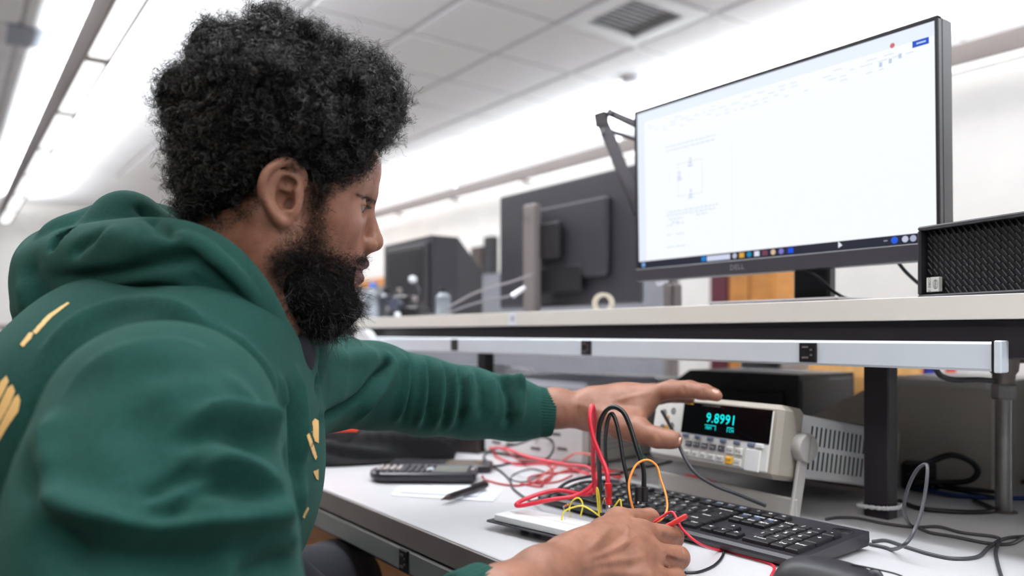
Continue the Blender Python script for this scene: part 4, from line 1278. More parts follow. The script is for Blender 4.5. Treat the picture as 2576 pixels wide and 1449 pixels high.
mb = MB(); mb.cyl(cl + np.array([-.03, -.01, .02]), cl + np.array([-.005, -.01, .025]), .007, n=12); obw('clamp_screw', mb, M_lead, dl, 'angle')
# tapered black display tube housing
xa, xb_ = onY(966, 700, 1.45)[0], onY(1086, 700, 1.30)[0]
ct = thing('old_display', (xb_ - .18, 1.32, ZS), label='boxy black display with tapered housing on the shelf behind the face', cat='display')
qh = onY(1060, 600, 1.32)[2] - ZS
q = onY(1086, 690, 1.30)
ct.location = (q[0], q[1], ZS)
V = [(-.34, .0, .0), (0, 0, 0), (0, 0, qh), (-.34, 0, qh * .98),
     (-.34, .10, 0), (0, .10, 0), (0, .10, qh), (-.34, .10, qh * .98),
     (-.30, .22, 0), (-.03, .22, 0), (-.03, .22, qh * .62), (-.30, .22, qh * .6)]
F = [(0, 1, 2, 3), (1, 5, 6, 2), (4, 0, 3, 7), (3, 2, 6, 7), (0, 4, 5, 1), (5, 9, 10, 6), (8, 4, 7, 11), (7, 6, 10, 11), (4, 8, 9, 5), (9, 8, 11, 10)]
mb = MB(); mb.put(V, F); obj('housing', mb, M_monback, ct)
mb = MB(); mb.box((-.17, -.004, qh / 2 - .01), (.30, .008, qh - .02), .003); obj('front_frame', mb, mat('dark_taupe', srgb(58, 54, 58), .5), ct)
mb = MB(); mb.box((-.17, -.0095, qh * .55), (.26, .004, qh * .66), .002); obj('screen', mb, M_mon, ct)
mb = MB(); mb.box((-.15, .10, .011), (.42, .26, .018), .004); obj('foot_plate', mb, M_black, ct)
# jars, camera-like clutter at the left end of the shelf
def bottle(px, Y, r, h, m, mcap, label, cat='bottle', capc=True):
    q = onY(px, 790, Y)
    t = thing('bottle', (q[0], q[1], ZS), label=label, cat=cat, group='bottles on the shelf')
    mb = MB(); mb.lathe([(r * .9, 0), (r, .004), (r, h * .72), (r * .45, h * .86), (r * .45, h * .9)], n=20); obj('body', mb, m, t, 'angle')
    mb = MB(); mb.lathe([(r * .55, h * .88), (r * .55, h), (r * .45, h * 1.02)], n=16); obj('cap', mb, mcap, t, 'angle')
M_glass = mat('frosted_bottle', srgb(176, 182, 190), .15, trans=.55)
M_bluecap = mat('blue_cap', srgb(80, 120, 200), .4)
bottle(938, 1.12, .022, .118, M_glass, M_bluecap, 'clear bottle with blue cap on the shelf by the beard')
bottle(972, 1.15, .024, .100, mat('smoke_bottle', srgb(70, 72, 80), .2, trans=.3), M_black, 'smoky dark bottle beside the blue-capped one')
bottle(1115, 1.16, .022, .085, M_glass, M_black, 'short clear bottle at the foot of the black display')
q = onY(1030, 790, 1.18)
ca = thing('webcam_rig', (q[0], q[1], ZS), (0, 0, .5), 'dark camera rig with white round head on the shelf', 'camera')
mb = MB(); mb.box((0, 0, .02), (.11, .07, .04), .006); mb.box((-.02, 0, .055), (.06, .05, .04), .006); obj('body', mb, M_black, ca)
mb = MB(); mb.lathe([(.012, -.03), (.020, -.028), (.020, .01), (.012, .012)], (-.02, -.03, .045), 'y', 20); obj('lens', mb, mat('lens_glass', srgb(70, 72, 84), .1), ca, 'angle')
mb = MB(); mb.ring(spline([(.03, .0, .04), (.036, 0, .085), (.02, 0, .115)], 6), .004, 8); obj('gooseneck', mb, M_cordgrey, ca, True)
mb = MB(); mb.lathe([(.002, -.012), (.011, -.008), (.0135, 0), (.011, .008), (.002, .012)], (.012, 0, .124), n=18); obj('white_head', mb, M_white, ca, True)
for k, (dx, dz) in enumerate(((-.05, .03), (.045, .06), (-.01, .085))):
    mb = MB(); mb.box((dx, -.04, dz), (.016, .012, .02), .003); obj('bracket', mb, M_stand, ca)
q = onY(1000, 790, 1.03)
mb = MB(); mb.lathe([(.008, 0), (.009, .003), (.009, .012), (.006, .016)], n=14); tag(obj('small_cap', mb, M_white, loc=(q[0], q[1], ZS), smooth='angle'), 'small white screw cap at the front edge of the shelf', 'cap')
# white paper roll hanging on the rail by the sleeve
q = onY(930, 862, .945)
mb = MB(); mb.lathe([(.011, -.012), (.040, -.012), (.040, .012), (.011, .012), (.011, -.012)], (0, 0, 0), 'y', 36, caps=False)
tag(obj('paper_roll', mb, M_white, smooth='angle', loc=(q[0], q[1] - .016, CAMZ - .028), rot=(0, 0, .25)), 'white tape roll hung on the pale socket rail above the sleeve', 'tape roll')

# ================================================================== far furniture
M_part = mat('partition_grey', srgb(126, 126, 134), .7, var=.04, vscale=10)
M_maroon = mat('maroon_door', srgb(92, 26, 44), .5)
# grey partition of the next row
xr_ = onY(1694, 800, 2.6)[0]
pt = thing('office_partition', (xr_ - 1.6, 2.6, 0), label='grey fabric partition standing behind the shelf', cat='partition')
mb = MB(); mb.box((0, 0, .70), (3.2, .05, 1.34), .004); obj('panel', mb, M_part, pt)
mb = MB(); mb.box((1.59, 0, .70), (.03, .07, 1.36), .004); mb.box((-1.59, 0, .70), (.03, .07, 1.36), .004); obj('end_post', mb, M_stand, pt)
mb = MB(); mb.box((0, 0, .015), (3.2, .3, .03), .003); obj('foot', mb, M_stand, pt)
# boxes and stuff along the top of the partition
for k, (px, w, h_, c, lab) in enumerate(((1170, .10, .11, (60, 50, 50), 'dark small box on the partition beside the black display'), (1205, .12, .17, (74, 62, 58), 'brown upright box on the partition near the second monitor'),
                                  (1235, .09, .22, (38, 38, 42), 'tall black box on the partition against the second monitor'), (1140, .09, .08, (120, 100, 92), 'pale brown low box on the partition'))):
    q = onY(px, 640, 2.6)
    mb = MB(); mb.box((0, 0, h_ / 2), (w * .95, .05, h_), .004)
    tag(obj('storage_box', mb, mat('box_%d' % k, srgb(*c), .6), loc=(q[0], 2.6, 1.37)), lab, 'box', 'boxes on the partition')
# wooden cabinets by the back wall
def cabinet(pxa, pxb, Y, ztop, m, label, doors=2, depth=.4):
    a, b = onY(pxa, 800, Y)[0], onY(pxb, 800, Y)[0]
    w = b - a
    t = thing('wooden_cabinet', ((a + b) / 2, Y, 0), label=label, cat='cabinet', group='wooden cabinets')
    mb = MB(); mb.box((0, depth / 2, ztop / 2), (w, depth, ztop), .004); obj('body', mb, m, t)
    for k in range(doors):
        mb = MB(); mb.box((-w / 2 + (k + .5) * w / doors, -.008, ztop / 2 + .03), (w / doors - .012, .016, ztop - .12), .003); d_ = obj('door', mb, m, t)
        mb = MB(); mb.cyl((-w / 2 + (k + .5) * w / doors + .04, -.03, ztop * .62), (-w / 2 + (k + .5) * w / doors + .04, -.03, ztop * .72), .006, n=8); obj('handle', mb, M_black, d_)
cabinet(1836, 1948, 3.6, 1.40, M_wood, 'orange wood cabinet glimpsed under the lit monitor')
cabinet(1788, 1835, 3.6, 1.40, M_maroon, 'narrow maroon cabinet beside the orange one', 1)
cabinet(880, 965, 4.6, 1.75, M_wood, 'orange wood cabinet far behind the beard')
q = onY(900, 740, 3.6)
mb = MB(); mb.box((0, 0, .55), (1.2, .3, 1.10), .01); tag(obj('yellow_cabinet', mb, mat('yellow_paint', srgb(196, 160, 52), .5), loc=(q[0] - .35, 3.75, 0)), 'low yellow cabinet far behind the bottles', 'cabinet')
# pale wood board at the back of the bench with paper and binders
xa, xb_ = onY(2042, 960, 1.80)[0], onY(2262, 960, 1.80)[0]
mb = MB(); mb.box((0, 0, .12), (xb_ - xa + .1, .02, .24), .002); tag(obj('plywood_sheet', mb, M_wood2, loc=((xa + xb_) / 2, 1.80, BENCH)), 'pale wood panel standing on the bench behind the multimeter', 'plywood')
mb = MB(); mb.box((0, 0, .035), (xb_ - xa - .02, .03, .05), .003); tag(obj('wood_batten', mb, M_wood, loc=((xa + xb_) / 2 - .01, 1.765, BENCH - .008)), 'reddish wood rail at the foot of the pale panel', 'batten')
q = onY(1995, 925, 1.75)
mb = MB(); mb.box((0, 0, .11), (.12, .12, .22), .004); tag(obj('paper_box', mb, M_white, loc=(q[0] - .02, 1.70, BENCH)), 'white paper box beside the pale wood panel', 'box')
cols = ((214, 60, 52), (228, 90, 60), (222, 70, 66), (52, 70, 170), (232, 226, 222), (214, 84, 70), (226, 222, 220))
names = ('red', 'orange-red', 'crimson', 'blue', 'white', 'salmon', 'pale')
for k in range(7):
    q = onY(2275 + k * 27, 940, 1.86)
    mb = MB(); mb.box((0, 0, .13), (.028, .07, .26), .003); mb.box((0, -.0345, .20), (.016, .002, .06))
    tag(obj('binder', mb, mat('binder_' + names[k].replace('-', '_'), srgb(*cols[k]), .5), loc=(q[0], 1.86, BENCH)), names[k] + ' binder standing under the socket rail by the pipe', 'binder', 'coloured binders')
# folded white arm and dark case right of the pipe
q = onz(2600, 1230, BENCH)
mb = MB(); mb.box((0, 0, .10), (.22, .14, .20), .006); tag(obj('dark_case', mb, mat('case_navy', srgb(14, 14, 22), .5), loc=(q[0] + .10, 1.58, BENCH)), 'dark case at the edge behind the galvanised pipe', 'case')
# far lab bench at the left, seen past the shoulder
fb = thing('far_bench', (-6.6, .85, 0), label='distant white lab bench with metal rails beyond the shoulder', cat='workbench')
mb = MB(); mb.box((0, 0, .90), (.9, 3.2, .04), .004); obj('worktop', mb, M_lam, fb)
mb = MB(); mb.box((.40, 0, .72), (.05, 3.1, .28), .004); obj('apron', mb, M_rail, fb)
for y in (-1.5, 1.5):
    for x in (-.4, .4):
        mb = MB(); mb.box((x, y, .44), (.05, .05, .88), .003); obj('leg', mb, M_blacksteel, fb)
mb = MB(); mb.box((.2, 0, 1.07), (.04, 3.2, .03), .003); mb.box((.2, 0, .97), (.04, 3.2, .02), .003)
for y in (-1.4, -.5, .5, 1.4):
    mb.box((.2, y, 1.0), (.03, .03, .16), .002)
obj('upper_rail', mb, M_stand, fb)
# ================================================================== the person
def fast_mesh(name, V, Q):
    V = np.ascontiguousarray(V, dtype=np.float32)
    Q = np.ascontiguousarray(Q, dtype=np.int32)
    k = Q.shape[1]
    me = bpy.data.meshes.new(name)
    me.vertices.add(len(V)); me.vertices.foreach_set('co', V.ravel())
    me.loops.add(Q.size); me.loops.foreach_set('vertex_index', Q.ravel())
    me.polygons.add(len(Q))
    me.polygons.foreach_set('loop_start', np.arange(0, Q.size, k, dtype=np.int32))
    me.update(calc_edges=True)
    me.validate()
    return me

class Field:
    """a distance field on a grid; shapes are blended in, the surface is drawn off by surface nets"""
    def __init__(s, lo, hi, h):
        s.lo = np.array(lo, float); s.h = h
        s.n = (np.ceil((np.array(hi) - s.lo) / h).astype(int) + 1)
        s.d = np.full(s.n, 1.0, np.float32)
    def _sub(s, lo, hi):
        a = np.clip(np.floor((np.asarray(lo) - s.lo) / s.h).astype(int), 0, s.n)
        b = np.clip(np.ceil((np.asarray(hi) - s.lo) / s.h).astype(int) + 1, 0, s.n)
        ax = [(s.lo[i] + np.arange(a[i], b[i]) * s.h).astype(np.float32) for i in range(3)]
        return (slice(a[0], b[0]), slice(a[1], b[1]), slice(a[2], b[2])), ax[0][:, None, None], ax[1][None, :, None], ax[2][None, None, :]
    def _mix(s, sl, d, k, cut):
        if d.size == 0: return
        o = s.d[sl]
        if cut:
            if k <= 0: s.d[sl] = np.maximum(o, -d)
            else:
                h = np.maximum(k - np.abs(o + d), 0) / k
                s.d[sl] = np.maximum(o, -d) + h * h * k * .25
        else:
            if k <= 0: s.d[sl] = np.minimum(o, d)
            else:
                h = np.maximum(k - np.abs(o - d), 0) / k
                s.d[sl] = np.minimum(o, d) - h * h * k * .25
    def cone(s, a, b, ra, rb=None, k=.01, cut=False):
        rb = ra if rb is None else rb
        a, b = np.asarray(a, float), np.asarray(b, float)
        m = max(ra, rb) + max(k, 4 * s.h) + .012
        sl, X, Y, Z = s._sub(np.minimum(a, b) - m, np.maximum(a, b) + m)
        ab = b - a; L = float(ab @ ab) + 1e-12
        t = np.clip(((X - a[0]) * ab[0] + (Y - a[1]) * ab[1] + (Z - a[2]) * ab[2]) / L, 0, 1)
        d = np.sqrt((X - a[0] - t * ab[0]) ** 2 + (Y - a[1] - t * ab[1]) ** 2 + (Z - a[2] - t * ab[2]) ** 2) - (ra + (rb - ra) * t)
        s._mix(sl, d.astype(np.float32), k, cut)
        return s
    def chain(s, pts, k=.01, n=0, cut=False):
        """points with a radius each: (p, r)"""
        P = [np.append(np.asarray(p, float), r) for p, r in pts]
        if n: P = list(spline(P, n))
        for u, v in zip(P[:-1], P[1:]):
            s.cone(u[:3], v[:3], u[3], v[3], k, cut)
        return s
    def ball(s, c, r, k=.01, cut=False, R=None):
        """sphere or ellipsoid with half axes r"""
        r = np.full(3, r) if np.isscalar(r) else np.asarray(r, float)
        c = np.asarray(c, float)
        m = (r.max() if R is not None else r) + max(k, 4 * s.h) + .012
        sl, X, Y, Z = s._sub(c - m, c + m)
        dx, dy, dz = X - c[0], Y - c[1], Z - c[2]
        if R is not None:
            R = np.asarray(R)
            dx, dy, dz = [R[0, i] * dx + R[1, i] * dy + R[2, i] * dz for i in range(3)]
        k0 = np.sqrt((dx / r[0]) ** 2 + (dy / r[1]) ** 2 + (dz / r[2]) ** 2)
        k1 = np.sqrt((dx / r[0] ** 2) ** 2 + (dy / r[1] ** 2) ** 2 + (dz / r[2] ** 2) ** 2) + 1e-9
        s._mix(sl, (k0 * (k0 - 1) / k1).astype(np.float32), k, cut)
        return s
    def at(s, P):
        """field value at points (nearest-cell trilinear)"""
        g = (np.asarray(P) - s.lo) / s.h
        i = np.clip(np.floor(g).astype(int), 0, s.n - 2); f = g - i
        out = 0
        for dx in (0, 1):
            for dy in (0, 1):
                for dz in (0, 1):
                    w = (f[:, 0] if dx else 1 - f[:, 0]) * (f[:, 1] if dy else 1 - f[:, 1]) * (f[:, 2] if dz else 1 - f[:, 2])
                    out = out + w * s.d[i[:, 0] + dx, i[:, 1] + dy, i[:, 2] + dz]
        return out
    def surface(s):
        d = s.d
        ins = d < 0
        n = s.n
        acc = np.zeros((*(n - 1), 3), np.float32); cnt = np.zeros(n - 1, np.float32)
        for ax in range(3):
            o = [slice(None)] * 3; p = [slice(None)] * 3
            o[ax] = slice(0, -1); p[ax] = slice(1, None)
            d0, d1 = d[tuple(o)], d[tuple(p)]
            idx = np.argwhere(ins[tuple(o)] != ins[tuple(p)])
            v0 = d0[tuple(idx.T)]; v1 = d1[tuple(idx.T)]
            pos = idx.astype(np.float32); pos[:, ax] += v0 / (v0 - v1)
            oth = [a for a in range(3) if a != ax]
            for e0 in (0, 1):
                for e1 in (0, 1):
                    c = idx.copy(); c[:, oth[0]] -= e0; c[:, oth[1]] -= e1
                    ok = np.all((c >= 0) & (c < n - 1), axis=1)
                    ci = tuple(c[ok].T)
                    for a in range(3):
                        np.add.at(acc[..., a], ci, pos[ok][:, a])
                    np.add.at(cnt, ci, 1)
        live = cnt > 0
        vid = np.full(n - 1, -1, np.int64); vid[live] = np.arange(live.sum())
        V = acc[live] / cnt[live][:, None] * s.h + s.lo
        quads = []
        for ax in range(3):
            o = [slice(None)] * 3; p = [slice(None)] * 3
            o[ax] = slice(0, -1); p[ax] = slice(1, None)
            idx = np.argwhere(ins[tuple(o)] != ins[tuple(p)])
            sgn = ins[tuple(o)][tuple(idx.T)]
            oth = [(ax + 1) % 3, (ax + 2) % 3]
            ok = np.all((idx[:, oth] >= 1) & (idx[:, oth] < (n - 1)[oth]), axis=1) & (idx[:, ax] < n[ax] - 1)
            idx, sgn = idx[ok], sgn[ok]
            cs = []
            for e0, e1 in ((0, 0), (1, 0), (1, 1), (0, 1)):
                c = idx.copy(); c[:, oth[0]] -= e0; c[:, oth[1]] -= e1
                cs.append(vid[tuple(c.T)])
            q = np.stack(cs, 1)
            q = np.where(sgn[:, None], q, q[:, ::-1])
            quads.append(q)
        Q = np.concatenate(quads)
        return V, Q[(Q >= 0).all(1)]

def relax(V, Q, it=2, f=.5):
    """even the surface out"""
    n = len(V)
    e = np.concatenate([Q[:, [0, 1]], Q[:, [1, 2]], Q[:, [2, 3]], Q[:, [3, 0]]])
    for _ in range(it):
        s = np.zeros_like(V); c = np.zeros(n)
        for a in range(3):
            s[:, a] = np.bincount(e[:, 0], V[e[:, 1], a], n) + np.bincount(e[:, 1], V[e[:, 0], a], n)
        c = np.bincount(e[:, 0], minlength=n) + np.bincount(e[:, 1], minlength=n)
        V = V + f * (s / np.maximum(c, 1)[:, None] - V)
    return V

def normals(V, Q):
    a = V[Q[:, 2]] - V[Q[:, 0]]; b = V[Q[:, 3]] - V[Q[:, 1]]
    fn = np.cross(a, b)
    N = np.zeros_like(V)
    for k in range(4):
        for c in range(3):
            N[:, c] += np.bincount(Q[:, k], fn[:, c], len(V))
    return N / (np.linalg.norm(N, axis=1)[:, None] + 1e-12)

class Sculpt:
    """press folds and ridges into a finished surface (all in camera-aligned metres)"""
    def __init__(s, V, Q):
        s.V, s.Q = V.copy(), Q
        s.N = normals(V, Q)
        s.D = np.zeros(len(V)); s.gain = 1.0; s.wk = 1.0
        s.bvh = BVHTree.FromPolygons(V.tolist(), Q.tolist())
        s.kd = KDTree(len(V))
        for i, v in enumerate(V): s.kd.insert(v, i)
        s.kd.balance()
    def hit(s, px, py):
        r = Vector(((px - CX) / FPX, 1, (CY - py) / FPX)).normalized()
        loc, nor, i, d = s.bvh.ray_cast(Vector((0, 0, 0)), r, 5)
        return (None, None) if loc is None else (np.array(loc), np.array(nor))
    def stroke(s, pts, w, amp, taper=True, skew=0.0):
        w = w * s.wk
        P = spline([np.array([x, y, 0.0]) for x, y in pts], 10)
        hits = []
        for q in P:
            h, n = s.hit(q[0], q[1])
            if h is not None: hits.append((h, n))
        if len(hits) < 2: return
        best = {}
        L = len(hits)
        for k, (h, n) in enumerate(hits):
            tp = 1.0
            if taper:
                u = k / (L - 1); tp = min(1, 4.5 * u + .12, 4.5 * (1 - u) + .12)
            if skew:
                k0, k1 = max(k - 1, 0), min(k + 1, L - 1)
                a_, b_ = hits[k0][0], hits[k1][0]
                tx, ty = b_[0] / b_[1] - a_[0] / a_[1], -(b_[2] / b_[1] - a_[2] / a_[1])
                hx, hy = h[0] / h[1], -h[2] / h[1]
            for co, i, d in s.kd.find_range(h, 2.4 * w):
                if s.N[i] @ n < .15: continue
                ww = w
                if skew and (tx * (-co[2] / co[1] - hy) - ty * (co[0] / co[1] - hx)) * skew < 0: ww = .0032
                g = tp * math.exp(-(d / ww) ** 2)
                if g > best.get(i, (0,))[0]: best[i] = (g,)
        for i, (g,) in best.items(): s.D[i] += amp * s.gain * g
    def done(s):
        return s.V + s.N * s.D[:, None]

M_skin = mat('skin_brown', srgb(148, 102, 82), .46, spec=.42, col2=srgb(128, 86, 67), vscale=55, bump=.22, bscale=700, sss=.12)
M_hoodie = mat('green_fleece', srgb(27, 66, 59), .9, spec=.15, var=.08, vscale=260, bump=.35, bscale=1500, sheen=.10, sheencol=(.4, .75, .65))
M_hair = mat('black_hair', srgb(22, 19, 19), .45, spec=.45)
M_haircore = mat('black_hair_core', srgb(12, 10, 10), .9, spec=.1)

person_loc = c2w(np.array([-.34, .76, -.30]))
person = thing('person', tuple(person_loc), label='person in a green hoodie with full curly hair and beard working at the bench', cat='person')
def pmesh(name, V, Q, m, parent=person, smooth=True):
    """camera-aligned surface as a part of the person"""
    Vw = c2w(V) - person_loc
    me = fast_mesh(name, Vw, Q)
    return link(name, me, m, parent, smooth)

# ---------------------------------------------------------------- head
PHI, THE = math.radians(25), math.radians(11)
f0 = np.array([math.cos(PHI), math.sin(PHI), 0.0]); up = np.array([0, 0, 1.0]); hl = np.array([-math.sin(PHI), math.cos(PHI), 0.0])
hf = f0 * math.cos(THE) - up * math.sin(THE); hu = up * math.cos(THE) + f0 * math.sin(THE)
HR = np.stack([hf, hl, hu], 1)
HO = np.array([-.2362, .813, .1243])
def h2c(P): return np.asarray(P, float) @ HR.T + HO
def c2h(P): return (np.asarray(P, float) - HO) @ HR

fd = Field((-.14, -.12, -.26), (.15, .12, .16), .0016)
fd.ball((-.006, 0, .055), (.090, .073, .080), 0)
fd.ball((.048, 0, .062), (.037, .046, .034), .025)
fd.ball((.034, 0, -.012), (.048, .058, .073), .03)
fd.ball((.054, 0, -.038), (.034, .034, .034), .02)
fd.cone((-.004, -.046, -.045), (.063, -.012, -.080), .021, .020, .03)
fd.cone((-.004, .046, -.045), (.063, .012, -.080), .021, .020, .03)
for s in (-1, 1):
    fd.ball((.046, s * .045, -.004), (.019, .017, .015), .022)          # cheekbone
    fd.ball((.016, s * .051, .040), (.045, .018, .040), .02)           # temple
    fd.cone((.0805, s * .006, .0415), (.056, s * .043, .0390), .0088, .0070, .010)   # brow
    fd.ball((.0800, s * .0350, .0205), (.0165, .0180, .0100), .008, cut=True)      # eye hollow
fd.cone((.0810, 0, .0320), (.0970, 0, -.0010), .0066, .0086, .010)      # nose bridge
fd.ball((.0985, 0, -.0068), (.0098, .0105, .0090), .006)
for s in (-1, 1):
    fd.ball((.0895, s * .0130, -.0125), (.0105, .0078, .0082), .005)
    fd.ball((.0940, s * .0078, -.0208), (.0052, .0036, .0046), .002, cut=True)
fd.cone((.0945, 0, -.0140), (.0875, 0, -.0230), .0045, .005, .006)
fd.cone((.0905, -.004, -.0320), (.0770, -.024, -.0420), .0064, .0035, .004)
fd.cone((.0905, .004, -.0320), (.0770, .024, -.0420), .0064, .0035, .004)
fd.cone((.0872, -.006, -.0490), (.0755, -.022, -.0445), .0070, .004, .004)
fd.cone((.0872, .006, -.0490), (.0755, .022, -.0445), .0070, .004, .004)
fd.cone((.0985, -.006, -.0410), (.0780, -.026, -.0430), .0016, .0012, .002, cut=True)
fd.cone((.0985, .006, -.0410), (.0780, .026, -.0430), .0016, .0012, .002, cut=True)
fd.cone((.0855, 0, -.0225), (.0900, 0, -.0285), .0026, .0022, .003, cut=True)
# eyelids looking down
EYE = np.array([.0620, .0315, .0205])
for s in (-1, 1):
    c = EYE * np.array([1, s, 1])
    fd.ball(c, .0136, .003)
    a = c + np.array([.0145, -s * .010, -.0035]); b = c + np.array([.0060, s * .0140, -.0015])
    fd.cone(a, c + np.array([.0150, s * .002, -.0030]), .0020, .0050, .0010, cut=True)
    fd.cone(c + np.array([.0150, s * .002, -.0030]), c + np.array([.0105, s * .0115, -.0022]), .0050, .0042, .0010, cut=True); fd.cone(c + np.array([.0105, s * .0115, -.0022]), b, .0042, .0018, .0010, cut=True)
# neck
nb = c2h(cc(585, 840, .80)); nb2 = c2h(cc(540, 960, .79))
fd.cone((-.022, 0, -.02), nb, .057, .062, .03)
fd.cone(nb, nb2, .062, .075, .03)
fd.cone((-.02, -.055, -.02), c2h(cc(660, 850, .775)), .014, .012, .025)   # neck muscle
# ears
for s in (-1, 1):
    def E(x, z, y=0.0): return np.array([x, s * (.0755 + y), z])
    fd.ball(E(-.013, .007, .003), (.018, .007, .029), .008, R=rotm(0, math.radians(-14), s * math.radians(18)))
    rim = [(E(.003, .014, .001), .0030), (E(.001, .026, .004), .0034), (E(-.009, .0335, .008), .0036), (E(-.021, .0315, .012), .0038), (E(-.0315, .020, .014), .0038),
           (E(-.0345, .006, .013), .0038), (E(-.030, -.006, .010), .0036), (E(-.021, -.015, .007), .0040), (E(-.011, -.0215, .004), .0052), (E(-.0035, -.0195, .002), .0045)]
    fd.chain(rim, .003, 3)
    fd.chain([(E(-.010, .0235, .005), .0026), (E(-.0215, .019, .009), .0032), (E(-.0255, .006, .009), .0032), (E(-.0205, -.006, .007), .0032), (E(-.013, -.0115, .005), .0034)], .004, 3)
    fd.ball(E(-.0120, .000, .0090), (.0085, .0100, .0115), .003, cut=True)      # concha
    fd.ball(E(-.0065, -.004, .004), (.0045, .012, .006), .002, cut=True)
    fd.ball(E(-.0115, .0145, .0100), (.0075, .0070, .0055), .003, cut=True)
    fd.cone(E(-.0015, .0075, .003), E(-.0165, .0085, .0045), .0020, .0016, .003)  # crus of the helix
    fd.ball(E(.0005, -.0025, .0045), (.0038, .0036, .0052), .003)                # tragus
    fd.ball(E(-.0085, -.0135, .0045), (.0040, .0030, .0034), .003)
HV, HQ = fd.surface()
HV = relax(HV, HQ, 1, .35)
headV, headQ = h2c(HV), HQ

# ---------------------------------------------------------------- hands
def hand_field(pts_lo, pts_hi, h=.0013):
    return Field(pts_lo, pts_hi, h)
# far (left) hand resting on the meter, thumb on its front
lf = Field(cc(1370, 1010, 1.12) - np.array([.02, .10, .09]), cc(1840, 1010, 1.12) + np.array([.01, .16, .08]), .0014)
lw = cc(1440, 1029, 1.135)
lf.chain([(cc(1330, 1032, 1.135), .031), (cc(1400, 1027, 1.135), .0275), (cc(1470, 1033, 1.135), .0245), (cc(1540, 1035, 1.135), .026)], .012)
mcp = [cc(1630, 996, 1.125), cc(1640, 992, 1.150), cc(1632, 1000, 1.172), cc(1615, 1012, 1.190)]
for q, r in zip(mcp, (.0155, .0150, .0142, .013)):
    lf.cone(cc(1500, 1028, 1.138), q, .021, r, .022)
lf.ball(cc(1575, 1022, 1.14), (.030, .030, .028), .02)
lf.chain([(mcp[0], .0145), (cc(1680, 982, 1.115), .0122), (cc(1722, 981, 1.108), .0115), (cc(1766, 987, 1.100), .0098), (cc(1803, 996, 1.094), .0078)], .006)
lf.chain([(mcp[1], .0140), (cc(1690, 976, 1.150), .0115), (cc(1735, 976, 1.150), .0108), (cc(1775, 983, 1.145), .0092), (cc(1800, 991, 1.140), .0078)], .004)
lf.chain([(mcp[2], .0130), (cc(1685, 984, 1.180), .0112), (cc(1728, 984, 1.185), .0102), (cc(1772, 992, 1.182), .0082)], .004)
lf.chain([(mcp[3], .0120), (cc(1662, 1000, 1.205), .0100), (cc(1700, 998, 1.212), .009), (cc(1735, 1004, 1.212), .0076)], .004)
lf.chain([(cc(1500, 1042, 1.115), .018), (cc(1560, 1068, 1.095), .0178), (cc(1610, 1088, 1.078), .0138), (cc(1655, 1101, 1.064), .0122), (cc(1690, 1106, 1.056), .0098), (cc(1697, 1107, 1.054), .0086)], .012)
lf.cone(cc(1615, 1015, 1.125), cc(1600, 1070, 1.090), .012, .010, .022)   # web of the thumb
lV, lQ = lf.surface()
sc1 = Sculpt(relax(lV, lQ, 1, .4), lQ)
sc1.stroke([(1520, 1015), (1580, 1000), (1640, 985)], .004, .0012)
sc1.stroke([(1718, 972), (1722, 985)], .003, -.0009); sc1.stroke([(1768, 978), (1766, 990)], .0025, -.0008)
sc1.stroke([(1600, 1040), (1625, 1050), (1640, 1060)], .004, -.0018)
sc1.stroke([(1560, 1060), (1600, 1045)], .006, -.0015)
sc1.stroke([(1655, 1092), (1660, 1105)], .003, -.0008)
sc1.stroke([(1490, 1005), (1486, 1040), (1500, 1065)], .004, -.0010)
sc1.stroke([(1430, 1010), (1500, 1030), (1560, 1050)], .005, .0012)
lV = sc1.done()
# near (right) hand holding the wires
rf = Field(cc(1180, 1500, .70) - np.array([.06, .12, .09]), cc(1760, 1400, .88) + np.array([.03, .12, .10]), .0015)
rw = cc(1435, 1418, .775)
rf.chain([(cc(1180, 1560, .670), .034), (cc(1260, 1522, .692), .033), (cc(1365, 1455, .738), .0285), (rw, .0270), (cc(1500, 1390, .802), .027)], .012)
RM = [cc(1556, 1312, .880), cc(1612, 1346, .853), cc(1632, 1396, .822), cc(1622, 1452, .792)]
RP = [cc(1632, 1306, .912), cc(1690, 1352, .885), cc(1705, 1403, .848), cc(1700, 1462, .812)]
for q, r in zip(RM, (.0160, .0165, .0155, .0140)):
    rf.cone(cc(1475, 1418, .790), q, .022, r, .020)
rf.ball(cc(1545, 1395, .825), (.036, .036, .026), .02)
rad = ((.0145, .0125, .0098, .0080), (.0150, .0132, .0102, .0082), (.0142, .0128, .0098, .0080), (.0128, .0115, .0090, .0074))
tips = [(cc(1640, 1345, .945), cc(1600, 1368, .965)), (cc(1690, 1400, .915), cc(1640, 1432, .925)), (cc(1705, 1460, .875), cc(1655, 1490, .885)), (cc(1698, 1520, .838), cc(1650, 1540, .848))]
for q, p, (t1, t2), r in zip(RM, RP, tips, rad):
    t1[2] = max(t1[2], BENCH - CAMZ + r[2] + .0005); t2[2] = max(t2[2], BENCH - CAMZ + r[3] + .0005)
    rf.chain([(q, r[0]), (p, r[1])], .006)
    rf.chain([(p, r[1]), (t1, r[2]), (t2, r[3])], .003)
rf.chain([(cc(1470, 1400, .805), .018), (cc(1520, 1350, .850), .015), (cc(1560, 1335, .905), .012), (cc(1580, 1350, .945), .0095)], .012)   # thumb behind
for (a, b) in ((0, 1), (1, 2), (2, 3)):
    mid_ = (RP[a] * .62 + RM[a] * .38 + RP[b] * .62 + RM[b] * .38) / 2
    end_ = (RP[a] + RP[b]) / 2 + (RP[a] - RM[a]) * .25
    rf.cone(mid_ + np.array([0, 0, .010]), end_ + np.array([0, 0, .004]), .0022, .0050, .006, cut=True)
rV, rQ = rf.surface()
sc2 = Sculpt(relax(rV, rQ, 1, .4), rQ)
